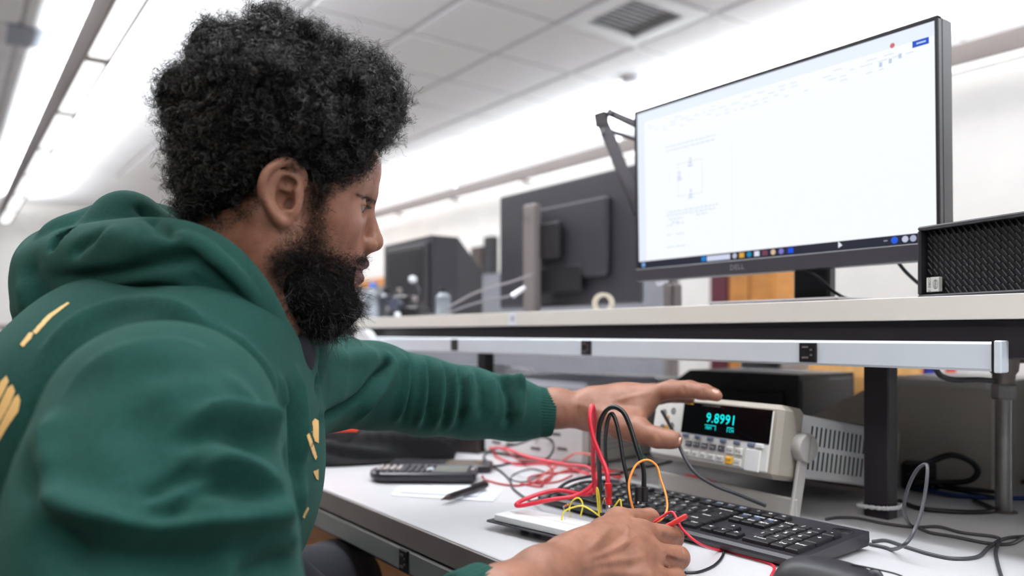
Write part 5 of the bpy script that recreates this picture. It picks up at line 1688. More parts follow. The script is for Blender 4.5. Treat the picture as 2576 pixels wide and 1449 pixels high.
for p, a in (([(1600, 1345), (1560, 1375), (1500, 1400), (1455, 1420)], .0018), ([(1625, 1400), (1570, 1408), (1500, 1420), (1460, 1430)], .0016), ([(1612, 1445), (1560, 1440), (1500, 1440)], .0014), ([(1550, 1310), (1520, 1345), (1480, 1385)], .0013)):
    sc2.stroke(p, .0035, a)
for p in ([(1590, 1375), (1540, 1395), (1480, 1415)], [(1600, 1425), (1550, 1425), (1490, 1432)], [(1580, 1340), (1540, 1365), (1490, 1395)]):
    sc2.stroke(p, .006, -.0020)
for (x, y) in ((1612, 1344), (1634, 1394), (1622, 1448), (1560, 1306)):
    sc2.stroke([(x - 8, y), (x + 8, y)], .008, .0018, False)
sc2.stroke([(1560, 1360), (1580, 1340), (1575, 1318)], .002, .0010); sc2.stroke([(1540, 1385), (1570, 1365), (1585, 1340)], .0022, .0011)
for (x, y) in ((1718, 1385), (1712, 1372)):
    sc2.stroke([(x, y), (x + 4, y + 16)], .002, -.0007)
rV = sc2.done()

# ---------------------------------------------------------------- the body under the clothes, joined to head and hands
bf = Field((-.62, .34, -.44), (.12, 1.26, .12), .009)
bf.chain([(cc(580, 850, .79), .058), (cc(500, 1000, .77), .10), (cc(430, 1250, .77), .115), (cc(400, 1560, .77), .12)], .05)
bf.chain([(cc(560, 960, .74), .05), (cc(420, 1080, .60), .055), (cc(330, 1760, .475), .042), (cc(1150, 1590, .665), .028)], .03)
bf.chain([(cc(600, 960, .84), .05), (cc(720, 980, .94), .032), (cc(1070, 1000, 1.11), .024), (cc(1370, 1032, 1.135), .024)], .03)
BV, BQ = bf.surface()
parts_ = [(headV, headQ), (lV, lQ), (rV, rQ), (BV, BQ)]
off, VV, QQ = 0, [], []
for v, q in parts_:
    VV.append(v); QQ.append(q + off); off += len(v)
body = pmesh('body', np.concatenate(VV), np.concatenate(QQ), [M_skin, mat('lip_brown', srgb(104, 66, 64), .4, spec=.45)])
fc = HV[HQ].mean(1)
lip = (np.abs(fc[:, 1]) < .023) & (fc[:, 2] > -.0565) & (fc[:, 2] < -.0265) & (fc[:, 0] > .0880 - .55 * np.abs(fc[:, 1]) - np.abs(fc[:, 2] + .042) * .12)
mi_ = np.zeros(len(body.data.polygons), np.int32); mi_[:len(lip)] = lip
body.data.polygons.foreach_set('material_index', mi_)

# eyes
for s in (-1, 1):
    c = EYE * np.array([1, s, 1])
    mb = MB()
    u_, v_ = 20, 14
    prof = [(math.sin(i / v_ * math.pi) * .0122, -math.cos(i / v_ * math.pi) * .0122) for i in range(v_ + 1)]
    mb.lathe(prof, (0, 0, 0), n=u_)
    look = np.array([.86, 0, -.5]); look /= np.linalg.norm(look)
    zz = look; xx = np.cross([0, 1.0, 0], zz); xx /= np.linalg.norm(xx); yy = np.cross(zz, xx)
    B3 = np.stack([xx, yy, zz], 1)
    V = mb.v[0] @ B3.T + c
    mb.v[0] = c2w(h2c(V)) - person_loc
    eo = obj('eye', mb, mat('eye_white', srgb(118, 106, 96), .15), person, True)
    mb = MB(); mb.lathe([(.0001, .0125), (.003, .0122), (.0056, .0112), (.0058, .0106)], n=20)
    mb.v[0] = c2w(h2c(mb.v[0] @ B3.T + c)) - person_loc
    obj('iris', mb, mat('iris_brown', srgb(26, 16, 12), .08), eo, True)
# fingernails
def nail(c, ax, nrm, L, w, t=.0012):
    ax = np.asarray(ax, float); ax /= np.linalg.norm(ax)
    nrm = np.asarray(nrm, float); nrm -= ax * (nrm @ ax); nrm /= np.linalg.norm(nrm)
    sd = np.cross(nrm, ax)
    V, F = [], []
    for i in range(6):
        for j in range(5):
            u = i / 5 - .5; v = j / 4 - .5
            wv = w * (1 - .35 * max(0, u - .2) * 2) 
            V.append(c + ax * u * L + sd * v * wv + nrm * (t - (v * 2) ** 2 * w * .22 - u * u * L * .15))
    for i in range(5):
        for j in range(4):
            F.append((i * 5 + j, (i + 1) * 5 + j, (i + 1) * 5 + j + 1, i * 5 + j + 1))
    mb = MB(); mb.put(c2w(np.array(V)) - person_loc, F)
    return obj('fingernail', mb, mat('nail_pink', srgb(196, 148, 134), .25, coat=.3), person, True)
ia, ib = cc(1766, 987, 1.100), cc(1803, 996, 1.094)
nail(ib + np.array([-.004, -.003, .0072]), ib - ia, (-.1, -.55, .83), .011, .009)
ta, tb = cc(1655, 1101, 1.064), cc(1697, 1107, 1.054)
nail(tb + np.array([.001, -.0080, .0010]), tb - ta, (.1, -.95, .15), .011, .010)
# ---------------------------------------------------------------- hoodie
gf = Field((-.64, .33, -.46), (.085, 1.22, .10), .0034)
# trunk
gf.ball(cc(555, 1050, .765), (.086, .155, .140), 0)
gf.ball(cc(500, 1235, .775), (.110, .155, .130), .05)
gf.ball(cc(340, 1030, .775), (.110, .160, .125), .05)
gf.ball(cc(255, 1330, .78), (.150, .165, .20), .06)
gf.cone(cc(310, 930, .78), cc(205, 1130, .78), .086, .120, .04)
# near shoulder
gf.cone(cc(560, 850, .745), cc(425, 1085, .625), .050, .066, .035)
gf.cone(cc(425, 1085, .625), cc(400, 1300, .62), .064, .055, .04)
# far shoulder and sleeve
gf.cone(cc(640, 900, .84), cc(700, 965, .915), .060, .076, .03)
gf.chain([(cc(700, 968, .92), .074), (cc(820, 960, .985), .059), (cc(940, 970, 1.05), .055), (cc(1060, 996, 1.095), .0520), (cc(1180, 1014, 1.115), .0475), (cc(1290, 1030, 1.128), .0415), (cc(1335, 1037, 1.133), .0375)], .02)
# opening for the neck
gf.cone(cc(640, 640, .80), cc(590, 850, .795), .072, .060, .012, cut=True)
gf.cone(cc(650, 760, .80), cc(705, 860, .80), .045, .022, .010, cut=True)
gf.chain([(cc(732, 905, .80), .010), (cc(745, 960, .81), .012), (cc(755, 1040, .815), .012)], .02)
GV, GQ = gf.surface()
GV = relax(GV, GQ, 2, .5)
sg = Sculpt(GV, GQ)
sg.gain, sg.wk = 2.2, .8
S = sg.stroke
# yoke
S([(58, 1135), (100, 1025), (185, 915), (300, 843), (425, 815), (518, 830), (585, 870), (645, 950), (680, 1050)], .010, -.0035)
S([(130, 880), (220, 810), (330, 775), (440, 780), (520, 830)], .016, .0030)
S([(90, 905), (170, 830), (290, 778), (420, 772), (520, 812)], .018, .0022, True, 1)
S([(690, 1010), (670, 940), (620, 880), (560, 830)], .010, .003)
# chest
S([(742, 930), (752, 1000), (760, 1080), (765, 1160)], .010, .0040)
S([(722, 960), (735, 1040), (740, 1130), (745, 1220)], .008, -.0050)
S([(700, 950), (712, 1020)], .008, .003)
S([(760, 1220), (750, 1290), (735, 1330)], .012, .003)
# far sleeve: seam at the shoulder and the rings pushed up the forearm
S([(800, 840), (812, 880), (808, 930), (795, 990)], .007, -.006)
S([(790, 1060), (850, 1035), (905, 1000), (940, 960), (968, 925), (985, 900)], .008, -.0060)
S([(985, 905), (968, 930), (960, 945)], .005, -.005); S([(975, 890), (985, 920), (965, 965), (930, 1010), (900, 1060)], .010, .0045)
for pts, w, a in (([(1010, 890), (1020, 940), (1012, 1000), (995, 1060)], .008, .0050), ([(1030, 895), (1036, 940), (1030, 1000), (1012, 1070)], .006, -.0050),
                  ([(1058, 898), (1064, 950), (1062, 1010), (1050, 1075)], .008, .0052), ([(1078, 905), (1085, 960), (1080, 1020), (1065, 1075)], .006, -.0060),
                  ([(1100, 905), (1110, 960), (1106, 1020), (1092, 1078)], .007, .0048), ([(1118, 908), (1128, 960), (1124, 1020), (1110, 1078)], .005, -.0055),
                  ([(1136, 915), (1146, 970), (1140, 1030), (1128, 1080)], .007, .0045), ([(1155, 925), (1164, 980), (1158, 1040), (1146, 1080)], .006, -.0055),
                  ([(1180, 930), (1186, 985), (1180, 1045)], .008, .0038), ([(1203, 938), (1210, 990), (1206, 1050)], .006, -.0035),
                  ([(1232, 942), (1240, 995), (1238, 1050)], .009, .0030), ([(1262, 950), (1276, 990), (1280, 1040), (1268, 1080)], .006, -.0060),
                  ([(1300, 950), (1308, 1000), (1300, 1060)], .010, .0065), ([(1255, 948), (1290, 962), (1318, 985)], .008, .0040)):
    S(pts, w, a)
S([(840, 900), (900, 900), (960, 890)], .016, .003)
GV = sg.done()
hoodie = pmesh('hoodie', GV, GQ, M_hoodie)
# hood lying on the shoulders, a part of its own
hd_ = Field(cc(20, 700, .82) - np.array([.07, .16, .14]), cc(780, 700, .82) + np.array([.05, .24, .16]), .0032)
hd_.chain([(cc(730, 912, .795), .007), (cc(694, 862, .768), .017), (cc(632, 785, .735), .026), (cc(552, 705, .718), .032), (cc(470, 660, .722), .035), (cc(380, 650, .738), .037), (cc(280, 660, .765), .039), (cc(200, 675, .795), .040), (cc(155, 690, .83), .041)], .006, 3)
hd_.chain([(cc(155, 690, .83), .041), (cc(190, 640, .92), .040), (cc(320, 600, .965), .036), (cc(450, 600, .965), .030), (cc(600, 700, .93), .026), (cc(700, 810, .885), .020), (cc(752, 885, .84), .011), (cc(732, 912, .800), .007)], .010, 3)
hd_.chain([(cc(140, 700, .81), .038), (cc(150, 760, .80), .036), (cc(125, 800, .815), .026)], .014, 3)
hd_.cone(cc(110, 805, .82), cc(270, 735, .775), .024, .030, .014)
hd_.cone(cc(150, 690, .85), cc(130, 770, .88), .042, .040, .02)
# inner layer, peaked behind the neck
hd_.chain([(cc(215, 622, .80), .016), (cc(275, 580, .815), .023), (cc(320, 552, .83), .0265), (cc(380, 580, .83), .022), (cc(440, 600, .82), .016)], .010, 3)
hd_.cone(cc(320, 565, .83), cc(310, 640, .80), .026, .03, .016)
hd_.chain([(cc(330, 545, .86), .018), (cc(400, 548, .87), .014), (cc(450, 560, .86), .012)], .006, 3)
# rim folded back
hd_.chain([(cc(132, 596, .815), .012), (cc(112, 625, .806), .012), (cc(125, 660, .790), .0125), (cc(190, 668, .755), .013), (cc(290, 646, .724), .0125), (cc(400, 622, .700), .0115), (cc(480, 614, .692), .0105), (cc(550, 660, .688), .0095), (cc(606, 718, .700), .009), (cc(664, 792, .729), .0085), (cc(718, 878, .770), .007)], .003, 4)
hd_.chain([(cc(132, 596, .80), .012), (cc(180, 574, .815), .012), (cc(240, 552, .84), .012), (cc(300, 528, .86), .013)], .008, 4)
hd_.chain([(cc(160, 630, .760), .010), (cc(178, 615, .765), .013), (cc(200, 602, .77), .010)], .006, cut=True)
hd_.cone(cc(640, 640, .80), cc(590, 850, .795), .068, .056, .006, cut=True)
hd_.cone(cc(650, 760, .80), cc(705, 870, .80), .040, .016, .006, cut=True)
OV, OQ = hd_.surface()
sh_ = Sculpt(relax(OV, OQ, 2, .5), OQ)
sh_.gain = 1.4
S = sh_.stroke
S([(60, 770), (120, 745), (250, 712), (380, 700), (470, 725), (560, 795), (640, 870), (710, 910)], .012, .0030)
S([(130, 700), (230, 697), (330, 680), (430, 655), (500, 648)], .007, -.006)
S([(480, 640), (540, 690), (600, 750), (660, 830), (715, 895)], .004, -.0035)
S([(180, 640), (210, 612), (265, 580)], .007, -.005)
S([(345, 520), (375, 540), (405, 570), (440, 600)], .006, -.007)
S([(655, 880), (700, 900), (732, 905)], .0045, -.004); S([(660, 862), (700, 886)], .005, .003)
S([(70, 660), (90, 720), (110, 760)], .012, -.004); S([(60, 720), (75, 790)], .012, .004)
S([(240, 600), (300, 590), (370, 610)], .012, .003); S([(470, 700), (540, 745), (600, 810)], .010, -.003)
S([(300, 740), (400, 728), (480, 745)], .008, -.003)
OV = sh_.done()
pmesh('hood', OV, OQ, M_hoodie, hoodie)
# near sleeve, a part of its own: its head overlaps the yoke at the shoulder seam
nf = Field(cc(400, 1300, .53) - np.array([.17, .14, .20]), cc(400, 1300, .53) + np.array([.30, .26, .18]), .0030)
nf.chain([(cc(402, 1082, .592), .0820), (cc(378, 1270, .553), .0815), (cc(360, 1450, .525), .080), (cc(330, 1740, .475), .064)], .03)
nf.ball(cc(470, 1060, .62), (.060, .070, .062), .03)
nf.cone(cc(430, 1340, .545), cc(520, 1600, .535), .074, .070, .03)
nf.chain([(cc(330, 1780, .475), .064), (cc(620, 1780, .545), .060), (cc(900, 1690, .610), .050), (cc(1110, 1605, .665), .041), (cc(1200, 1560, .690), .037)], .025)
# folds that break the front outline of the sleeve
nf.cone(cc(600, 1075, .60), cc(650, 1100, .60), .020, .012, .03)
nf.cone(cc(590, 1255, .57), cc(640, 1262, .57), .022, .014, .025)
nf.cone(cc(610, 1335, .56), cc(672, 1335, .56), .022, .014, .02)
nf.cone(cc(640, 1180, .59), cc(690, 1180, .60), .012, .010, .02, cut=True)
nf.cone(cc(660, 1290, .57), cc(700, 1290, .58), .010, .008, .012, cut=True)
NV, NQ = nf.surface()
sn = Sculpt(relax(NV, NQ, 2, .5), NQ)
sn.gain, sn.wk = 1.9, .8
S = sn.stroke
S([(470, 1060), (560, 1040), (640, 1060), (686, 1100)], .014, .0030, True, 1)
S([(420, 1215), (520, 1180), (600, 1195), (672, 1255)], .014, .0034, True, 1)
S([(95, 1215), (150, 1285), (300, 1322), (440, 1330), (580, 1320), (705, 1320)], .016, .0042, True, -1)
S([(380, 1262), (450, 1222), (500, 1190)], .012, .0026, True, 1)
S([(250, 930), (330, 905), (420, 900), (520, 930)], .020, .003)
S([(480, 1075), (560, 1055), (630, 1065), (680, 1095)], .015, .0065)
S([(440, 1105), (530, 1090), (610, 1105), (665, 1130)], .011, -.0055)
S([(500, 1170), (580, 1185), (640, 1210), (672, 1250)], .016, .0090)
S([(430, 1210), (520, 1205), (590, 1215), (660, 1255)], .009, -.004)
S([(360, 1256), (420, 1232), (470, 1205), (500, 1185)], .009, -.0075)
S([(380, 1275), (450, 1245), (520, 1225)], .010, .0040)
S([(390, 1318), (440, 1285), (490, 1250), (540, 1245), (610, 1258), (670, 1262)], .008, -.0065)
S([(480, 1290), (560, 1275), (640, 1280), (690, 1300)], .014, .0060)
S([(90, 1210), (120, 1265), (190, 1300), (300, 1330), (420, 1338), (560, 1330), (660, 1318), (705, 1325)], .014, .0100)
S([(130, 1290), (220, 1350), (350, 1385), (480, 1395), (600, 1380), (690, 1365)], .020, -.0090)
S([(300, 1300), (380, 1308), (470, 1305), (560, 1298), (660, 1292)], .009, -.0050)
S([(560, 1449), (620, 1400), (690, 1370), (735, 1372)], .016, .0060)
S([(600, 1460), (660, 1420), (730, 1405)], .009, -.0050)
S([(60, 1140), (90, 1230), (140, 1310), (200, 1449)], .012, -.0060)
S([(130, 1060), (110, 1130), (110, 1190)], .014, .0040)
S([(400, 1010), (470, 985), (560, 1000)], .018, .0035); S([(330, 1060), (380, 1110), (400, 1180)], .022, -.0030)
S([(560, 960), (620, 1010), (650, 1070)], .014, .0035)
S([(150, 1010), (220, 930), (320, 880), (430, 862), (520, 880)], .012, .0016, True, 1)
NV = sn.done()
pmesh('sleeve', NV, NQ, M_hoodie, hoodie)
# ribbed cuffs
def cuff(a, b, ra, rb, ribs=52):
    a, b = np.asarray(a), np.asarray(b)
    ax = (b - a) / np.linalg.norm(b - a)
    u = np.cross(ax, [0, 0, 1.0]); u /= np.linalg.norm(u); w = np.cross(ax, u)
    n = ribs * 4
    V, F = [], []
    lev = [(0, ra * .98), (.06, ra * 1.02), (.3, ra * 1.0), (.6, (ra + rb) / 2), (.92, rb * 1.01), (.99, rb), (1.0, rb * .96), (.97, rb * .90), (.7, rb * .88)]
    for t, r in lev:
        for k in range(n):
            an = k / n * 2 * math.pi
            rr = r + .00055 * math.cos(an * ribs)
            V.append(a + (b - a) * t + rr * (math.cos(an) * u + math.sin(an) * w))
    for l in range(len(lev) - 1):
        for k in range(n):
            k2 = (k + 1) % n
            F.append((l * n + k, l * n + k2, (l + 1) * n + k2, (l + 1) * n + k))
    return pmesh('cuff', np.array(V), np.array(F), M_hoodie, hoodie)
cuff(cc(1318, 1034, 1.130), cc(1388, 1038, 1.136), .0375, .0335)
cuff(cc(1175, 1568, .680), cc(1243, 1526, .700), .0440, .0415)
# dark shirt collar at the throat
sf = Field(cc(620, 960, .78) - .10, cc(620, 760, .80) + .10, .003)
sf.cone(cc(575, 880, .79), cc(690, 905, .795), .058, .040, .03)
sf.cone(cc(640, 700, .80), cc(590, 850, .795), .0635, .0640, .004, cut=True)
SV, SQ = sf.surface()
pmesh('shirt_collar', SV, SQ, mat('navy_cotton', srgb(14, 14, 26), .9))
# printed lettering on chest and back
gb = BVHTree.FromPolygons(GV.tolist(), GQ.tolist())
def decal(poly, name='print', m=mat('gold_print', srgb(226, 184, 118), .6)):
    """a flat print that lies on the cloth: polygon filled with a fine grid dropped on to the surface"""
    P = np.array(poly, float)
    lo, hi = P.min(0), P.max(0)
    st = 1.5
    nx, ny = int((hi[0] - lo[0]) / st) + 2, int((hi[1] - lo[1]) / st) + 2
    def inside(x, y):
        c = False
        for i in range(len(P)):
            (x1, y1), (x2, y2) = P[i], P[i - 1]
            if (y1 > y) != (y2 > y) and x < (x2 - x1) * (y - y1) / (y2 - y1) + x1: c = not c
        return c
    idx, V, F = {}, [], []
    def vert(i, j):
        if (i, j) in idx: return idx[(i, j)]
        x, y = lo[0] + i * st, lo[1] + j * st
        r = Vector(((x - CX) / FPX, 1, (CY - y) / FPX)).normalized()
        loc, nor, k, d = gb.ray_cast(Vector((0, 0, 0)), r, 5)
        if loc is None: idx[(i, j)] = None; return None
        V.append(np.array(loc) + np.array(nor) * .0008); idx[(i, j)] = len(V) - 1
        return idx[(i, j)]
    for i in range(nx):
        for j in range(ny):
            if inside(lo[0] + (i + .5) * st, lo[1] + (j + .5) * st):
                q = [vert(i, j), vert(i + 1, j), vert(i + 1, j + 1), vert(i, j + 1)]
                if None in q: continue
                if max(np.linalg.norm(V[q[0]] - V[q[k]]) for k in (1, 2, 3)) > .02: continue
                F.append(q[::-1])
    if F: pmesh(name, np.array(V), np.array(F), m, hoodie)
decal([(-30, 1030), (4, 960), (18, 945), (24, 960), (10, 990), (-30, 1060)])
decal([(-40, 1100), (22, 975), (33, 968), (40, 985), (28, 1015), (-40, 1140)])
decal([(-40, 1150), (38, 1000), (48, 992), (53, 1008), (48, 1035), (20, 1075), (-40, 1180)])
decal([(52, 868), (75, 838), (86, 838), (80, 852), (60, 874)])
decal([(84, 835), (120, 795), (170, 762), (176, 764), (130, 800), (92, 842)])
decal([(783, 1062), (790, 1052), (800, 1058), (800, 1115), (790, 1110), (782, 1085), (786, 1082)])
decal([(771, 1095), (777, 1090), (788, 1122), (796, 1150), (792, 1158), (784, 1140)])
decal([(786, 1186), (800, 1180), (800, 1208), (794, 1205)])
decal([(760, 1300), (772, 1275), (776, 1278), (765, 1304)])
# trousers
tf = Field((-.62, .45, -.86), (-.05, 1.45, -.22), .009)
hip = cc(360, 1500, .80)
tf.chain([(hip, .13), (hip + np.array([.10, .10, -.12]), .115)], .05)
knL = cc(845, 1475, 1.31); knR = np.array([-.02 - .10, .80, -.42])
tf.chain([(hip + np.array([.02, .08, -.08]), .10), (knL, .070), (knL + np.array([-.02, .02, -.40]), .055)], .03)
tf.chain([(hip + np.array([.05, -.04, -.12]), .10), (knR, .070), (knR + np.array([-.03, .0, -.38]), .055)], .03)
TV, TQ = tf.surface()
pmesh('trousers', TV, TQ, mat('navy_trousers', srgb(8, 9, 20), .85))

# ---------------------------------------------------------------- hair and beard
def strands(name, P, width, m, parent=person):
    """P (strands, points, 3) in camera-aligned metres -> thin ribbons"""
    n, s, _ = P.shape
    T = np.gradient(P, axis=1)
    T /= np.linalg.norm(T, axis=2)[..., None] + 1e-9
    r = rng.normal(size=(n, 1, 3)); 
    side = np.cross(T, np.broadcast_to(r, T.shape)); side /= np.linalg.norm(side, axis=2)[..., None] + 1e-9
    tp = np.linspace(1, .45, s)[None, :, None]
    w = np.asarray(width).reshape(-1, 1, 1) * tp * .5
    V = np.stack([P - side * w, P + side * w], 2).reshape(-1, 3)
    base = (np.arange(n)[:, None] * s + np.arange(s - 1)[None, :]) * 2
    Q = np.stack([base, base + 1, base + 3, base + 2], -1).reshape(-1, 4)
    return pmesh(name, V, Q, m, parent, False)

def curls(roots, nrm, length, rad, turns, s, jitter=.35, sag=0.0):
    n = len(roots)
    d = nrm + rng.normal(size=(n, 3)) * jitter; d /= np.linalg.norm(d, axis=1)[:, None]
    a = np.cross(d, rng.normal(size=(n, 3))); a /= np.linalg.norm(a, axis=1)[:, None]
    b = np.cross(d, a)
    t = np.linspace(0, 1, s)[None, :, None]
    tw = (np.asarray(turns).reshape(-1, 1, 1)) * 2 * math.pi * t + rng.uniform(0, 6.28, (n, 1, 1))
    rr = np.asarray(rad).reshape(-1, 1, 1) * np.minimum(1, .35 + 1.6 * t)
    L = np.asarray(length).reshape(-1, 1, 1)
    bend = rng.normal(size=(n, 1, 3)) * L * .30
    P = roots[:, None, :] + d[:, None, :] * L * t + rr * (np.cos(tw) * a[:, None, :] + np.sin(tw) * b[:, None, :]) + bend * t * t
    P[..., 2] -= sag * (t[..., 0] ** 2)
    return P

def sample_surface(V, Q, n):
    A = np.linalg.norm(np.cross(V[Q[:, 2]] - V[Q[:, 0]], V[Q[:, 3]] - V[Q[:, 1]]), axis=1)
    i = rng.choice(len(Q), n, p=A / A.sum())
    u, v = rng.random((n, 1)), rng.random((n, 1))
    q = Q[i]
    P = (1 - u) * (1 - v) * V[q[:, 0]] + u * (1 - v) * V[q[:, 1]] + u * v * V[q[:, 2]] + (1 - u) * v * V[q[:, 3]]
    N = normals(V, Q)[q[:, 0]]
    return P, N

hfld = Field((-.18, -.16, -.11), (.16, .16, .25), .003)
hfld.ball((-.014, 0, .081), (.114, .104, .102), 0)
hfld.ball((.046, 0, .133), (.052, .078, .054), .03)
hfld.ball((-.064, 0, .020), (.044, .068, .066), .03)
hfld.ball((-.045, 0, .127), (.06, .07, .045), .03)
for k in range(70):      # uneven tufts
    v = rng.normal(size=3); v /= np.linalg.norm(v)
    if v[2] < -.3: continue
    c = np.array([-.012, 0, .090]) + v * np.array([.106, .096, .096])
    hfld.ball(c, rng.uniform(.014, .027), .010)
# it thins to nothing towards the hairline and leaves face, ears and neck free
ax = [(hfld.lo[i] + np.arange(hfld.n[i]) * hfld.h).astype(np.float32) for i in range(3)]
X, Z = ax[0][:, None], ax[2][None, :]
edge = np.full((len(ax[0]), len(ax[2])), 1.0, np.float32)
for poly in ([(.25, -.2), (.25, .235), (.120, .152), (.076, .087), (.066, .056), (.040, -.2)],
             [(.07, -.2), (.07, .058), (.042, .031), (.014, .014), (.004, -.2)],
             [(.02, -.2), (.02, .020), (.004, .024), (-.016, .022), (-.034, .004), (-.040, -.022), (-.05, -.2)],
             [(-.03, -.2), (-.03, -.018), (-.10, -.052), (-.2, -.10), (-.2, -.2)]):
    d = np.full_like(edge, -1.0)
    for i in range(len(poly)):
        (x1, z1), (x2, z2) = poly[i], poly[(i + 1) % len(poly)]
        d = np.maximum(d, ((z2 - z1) * (X - x1) - (x2 - x1) * (Z - z1)) / math.hypot(x2 - x1, z2 - z1))
    edge = np.minimum(edge, d)
Y3 = ax[1][None, :, None]
X3, Z3 = ax[0][:, None, None], ax[2][None, None, :]
qn = np.sqrt(((X3 + .006) / .092) ** 2 + (Y3 / .075) ** 2 + ((Z3 - .055) / .082) ** 2)
dcr = (qn - 1) * .080
lim = np.where(edge > 0, .004 + 1.5 * edge, 0.9 * edge)[:, None, :]
fr_ = (X3 > .055) & (Z3 > .075)
cutd = np.where(fr_, -edge[:, None, :], dcr - lim)
k_ = .008
h_ = np.maximum(k_ - np.abs(hfld.d - cutd), 0) / k_
hfld.d = (np.maximum(hfld.d, cutd) + h_ * h_ * k_ * .25).astype(np.float32)
for s in (-1, 1):
    hfld.ball((-.014, s * .105, .004), (.026, .045, .030), .006, cut=True)
hfld.d += .0045
CV, CQ = hfld.surface()
CV = relax(CV, CQ, 2, .5)
hair = pmesh('hair', h2c(CV), CQ, M_haircore)
cV = h2c(CV)
def locks(V, Q, n, per, length, rad, turns, s, off, depth, jit, sag=0.0):
    """curls in locks: the hairs of one lock run side by side round the same spiral"""
    P, N = sample_surface(V, Q, n)
    d = N + rng.normal(size=(n, 3)) * jit; d /= np.linalg.norm(d, axis=1)[:, None]
    a = np.cross(d, rng.normal(size=(n, 3))); a /= np.linalg.norm(a, axis=1)[:, None]
    b = np.cross(d, a)
    L = rng.uniform(*length, n); R = rng.uniform(*rad, n); Tn = rng.uniform(*turns, n); ph = rng.uniform(0, 6.28, n)
    bend = rng.normal(size=(n, 3)) * (L * .35)[:, None]
    hand = np.where(rng.random(n) < .5, 1, -1)
    rep = lambda z: np.repeat(z, per, axis=0)
    m = n * per
    t = np.linspace(0, 1, s)[None, :, None]
    tw = (rep(Tn * hand) * 6.283)[:, None, None] * t + (rep(ph) + rng.normal(0, .35, m))[:, None, None]
    rr = (rep(R) * rng.uniform(.75, 1.2, m))[:, None, None] * np.minimum(1, .3 + 1.8 * t)
    o = rng.normal(size=(m, 1, 3)) * off
    X_ = rep(P - N * depth)[:, None, :] + o + rep(d)[:, None, :] * (rep(L) * rng.uniform(.8, 1.15, m))[:, None, None] * t
    X_ = X_ + rr * (np.cos(tw) * rep(a)[:, None, :] + np.sin(tw) * rep(b)[:, None, :]) + rep(bend)[:, None, :] * t * t
    X_[..., 2] -= sag * t[..., 0] ** 2
    return X_
K = locks(cV, CQ, 3600, 6, (.009, .019), (.0020, .0042), (1.8, 3.4), 22, .0008, .002, .6)
def off_face(K):
    L_ = c2h(K.reshape(-1, 3)).reshape(K.shape)
    bad = ((L_[..., 0] > .050) & (L_[..., 2] < .080) & (np.abs(L_[..., 1]) < .07)).any(1)
    return K[~bad]
K = off_face(K)
strands('curls', K, rng.uniform(.00030, .00050, len(K)), M_hair, hair)
K = locks(cV, CQ, 5000, 3, (.006, .012), (.0012, .0030), (1.5, 2.6), 15, .0010, .001, .8)
K = off_face(K)
strands('short_curls', K, rng.uniform(.00030, .00045, len(K)), M_hair, hair)
P, N = sample_surface(cV, CQ, 1500)
K = off_face(curls(P, N, rng.uniform(.010, .022, 1500), rng.uniform(.0025, .0060, 1500), rng.uniform(1.2, 2.6, 1500), 22, .7))
strands('flyaway_curls', K, rng.uniform(.00022, .00035, len(K)), M_hair, hair)

bfl = Field((-.06, -.11, -.17), (.13, .11, .05), .0025)
for s in (-1, 1):
    bfl.chain([((.006, s * .050, -.064), .007), ((.020, s * .044, -.074), .016), ((.040, s * .028, -.082), .026), ((.056, 0, -.086), .027)], .012, 3)
    bfl.chain([((.022, s * .050, -.056), .006), ((.042, s * .042, -.062), .010), ((.060, s * .028, -.066), .012), ((.068, s * .014, -.070), .012)], .010, 3)
    bfl.chain([((.0835, s * .002, -.0265), .0032), ((.077, s * .018, -.032), .0040), ((.070, s * .027, -.043), .0052), ((.066, s * .026, -.058), .010)], .008, 3)
bfl.ball((.058, 0, -.084), (.028, .036, .026), .02)
bfl.ball((.070, 0, -.090), (.017, .026, .020), .015)
bfl.cone((.074, -.006, -.064), (.074, .006, -.064), .009, .009, .008)
bfl.cone((.092, -.014, -.043), (.092, .014, -.043), .013, .013, .004, cut=True)
for k in range(26):
    v = rng.normal(size=3); v /= np.linalg.norm(v)
    c = np.array([.052, 0, -.088]) + v * np.array([.036, .044, .024])
    if c[2] < -.06: bfl.ball(c, rng.uniform(.007, .011), .010)
EV, EQ = bfl.surface()
EV = relax(EV, EQ, 2, .5)
eV = h2c(EV)
beard = pmesh('beard', eV, EQ, M_haircore)
K = locks(eV, EQ, 3000, 4, (.008, .017), (.0007, .0024), (.6, 1.7), 11, .0012, .005, .7, .003)
rl = c2h(K[:, 0, :])
mouth = np.linalg.norm((rl - np.array([.084, 0, -.041])) / np.array([.022, .030, .021]), axis=1)
K, rl = K[mouth > 1.0], rl[mouth > 1.0]
stache = (rl[:, 0] > .068) & (rl[:, 2] > -.050)
K[stache] = K[stache][:, :1] + (K[stache] - K[stache][:, :1]) * .38
strands('beard_curls', K, rng.uniform(.00026, .00040, len(K)), M_hair, beard)
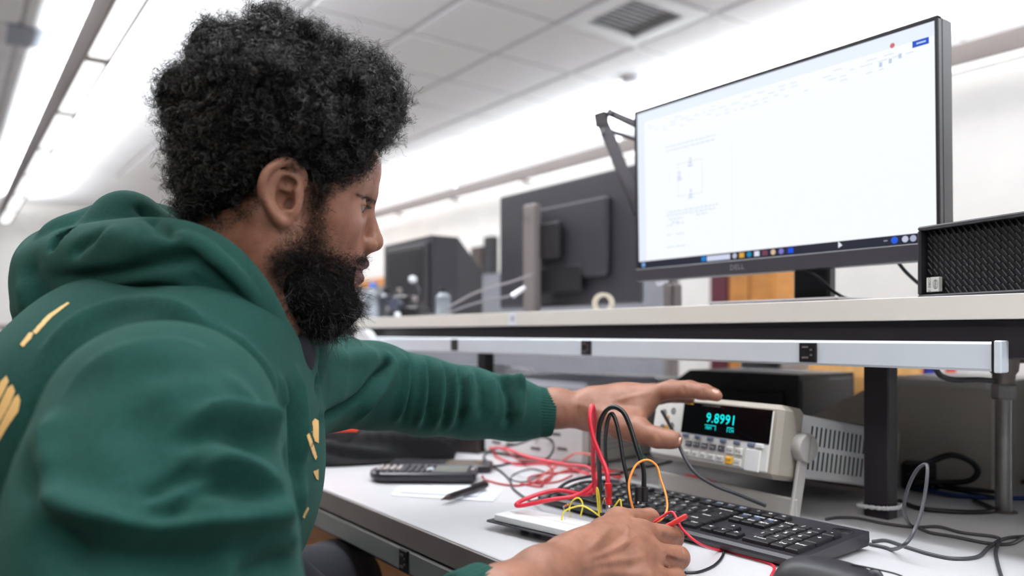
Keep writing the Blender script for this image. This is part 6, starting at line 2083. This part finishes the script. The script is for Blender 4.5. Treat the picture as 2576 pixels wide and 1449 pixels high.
# stubble thinning out over the cheek and throat
hb_ = BVHTree.FromPolygons(headV.tolist(), headQ.tolist())
def on_face(x, y):
    r = Vector(((x - CX) / FPX, 1, (CY - y) / FPX)).normalized()
    loc, nor, k, d = hb_.ray_cast(Vector((0, 0, 0)), r, 5)
    return (None, None) if loc is None else (np.array(loc), np.array(nor))
RS, NS = [], []
for (cx0, cy0, sx_, sy_, n_) in ((795, 565, 18, 40, 900), (775, 615, 30, 26, 1800), (735, 655, 26, 24, 1500), (820, 660, 36, 16, 2600), (760, 665, 40, 20, 2600), (868, 682, 18, 12, 1200), (905, 655, 9, 5, 260), (700, 690, 12, 26, 700), (795, 505, 14, 20, 700), (912, 655, 8, 7, 200), (700, 700, 14, 40, 300), (720, 770, 20, 20, 200)):
    for k in range(n_):
        h_, n__ = on_face(rng.normal(cx0, sx_), rng.normal(cy0, sy_))
        if h_ is not None and .5 < h_[1] < .95: RS.append(h_); NS.append(n__)
RS, NS = np.array(RS), np.array(NS)
strands('stubble', curls(RS - NS * .0008, NS, rng.uniform(.003, .0085, len(RS)), rng.uniform(.0003, .0012, len(RS)), rng.uniform(.3, 1.0, len(RS)), 7, .8), rng.uniform(.00022, .00034, len(RS)), M_hair, beard)
# short hairs along the hairline
RS, NS = [], []
for (pa, pb, n_, sp) in (((946, 385), (922, 428), 700, 6), ((922, 428), (865, 462), 700, 8), ((865, 462), (795, 490), 420, 9), ((620, 545), (500, 592), 500, 12), ((655, 500), (620, 545), 200, 8), ((775, 440), (795, 490), 260, 8)):
    for k in range(n_):
        t = rng.random()
        h_, n__ = on_face(pa[0] + (pb[0] - pa[0]) * t + rng.normal(0, sp), pa[1] + (pb[1] - pa[1]) * t + rng.normal(0, sp))
        if h_ is not None and .5 < h_[1] < .95: RS.append(h_); NS.append(n__)
RS, NS = np.array(RS), np.array(NS)
strands('hairline', curls(RS - NS * .0008, NS, rng.uniform(.002, .0055, len(RS)), rng.uniform(.0005, .0014, len(RS)), rng.uniform(.4, 1.2, len(RS)), 8, .8), rng.uniform(.00024, .00036, len(RS)), M_hair, hair)
# eyebrow and lashes
RS, DS = [], []
for k in range(260):
    t = rng.random()
    x = 900 + 46 * t; y = 491 + 15 * t ** 1.4 + rng.normal(0, 2.6)
    h_, n__ = on_face(x, y)
    if h_ is not None and h_[1] < .95: d__ = np.array([-.8, -.1, .12]); d__ -= n__ * (d__ @ n__); d__ /= np.linalg.norm(d__); RS.append(h_); DS.append(d__ + n__ * .18 + rng.normal(size=3) * .10)
RS, DS = np.array(RS), np.array(DS)
t_ = np.linspace(0, 1, 5)[None, :, None]
strands('eyebrow', RS[:, None, :] + DS[:, None, :] * t_ * .0040, np.full(len(RS), .00019), M_hair)
ec = EYE * np.array([1, -1, 1])
LS = []
for k in range(40):
    a_ = -.9 + 1.8 * k / 39
    st_ = ec + np.array([math.cos(a_) * .0136, -math.sin(a_) * .0130 - .001, .0016])
    dr_ = np.array([math.cos(a_) * .9, -math.sin(a_) * .8, -.15])
    tt = np.linspace(0, 1, 6)[:, None]
    LS.append(st_ + dr_ * tt * .0060 + np.array([0, 0, .003]) * tt ** 2 - np.array([0, 0, .002]) * tt)
strands('eyelashes', h2c(np.array(LS).reshape(-1, 3)).reshape(40, 6, 3), np.full(40, .0003), M_hair)
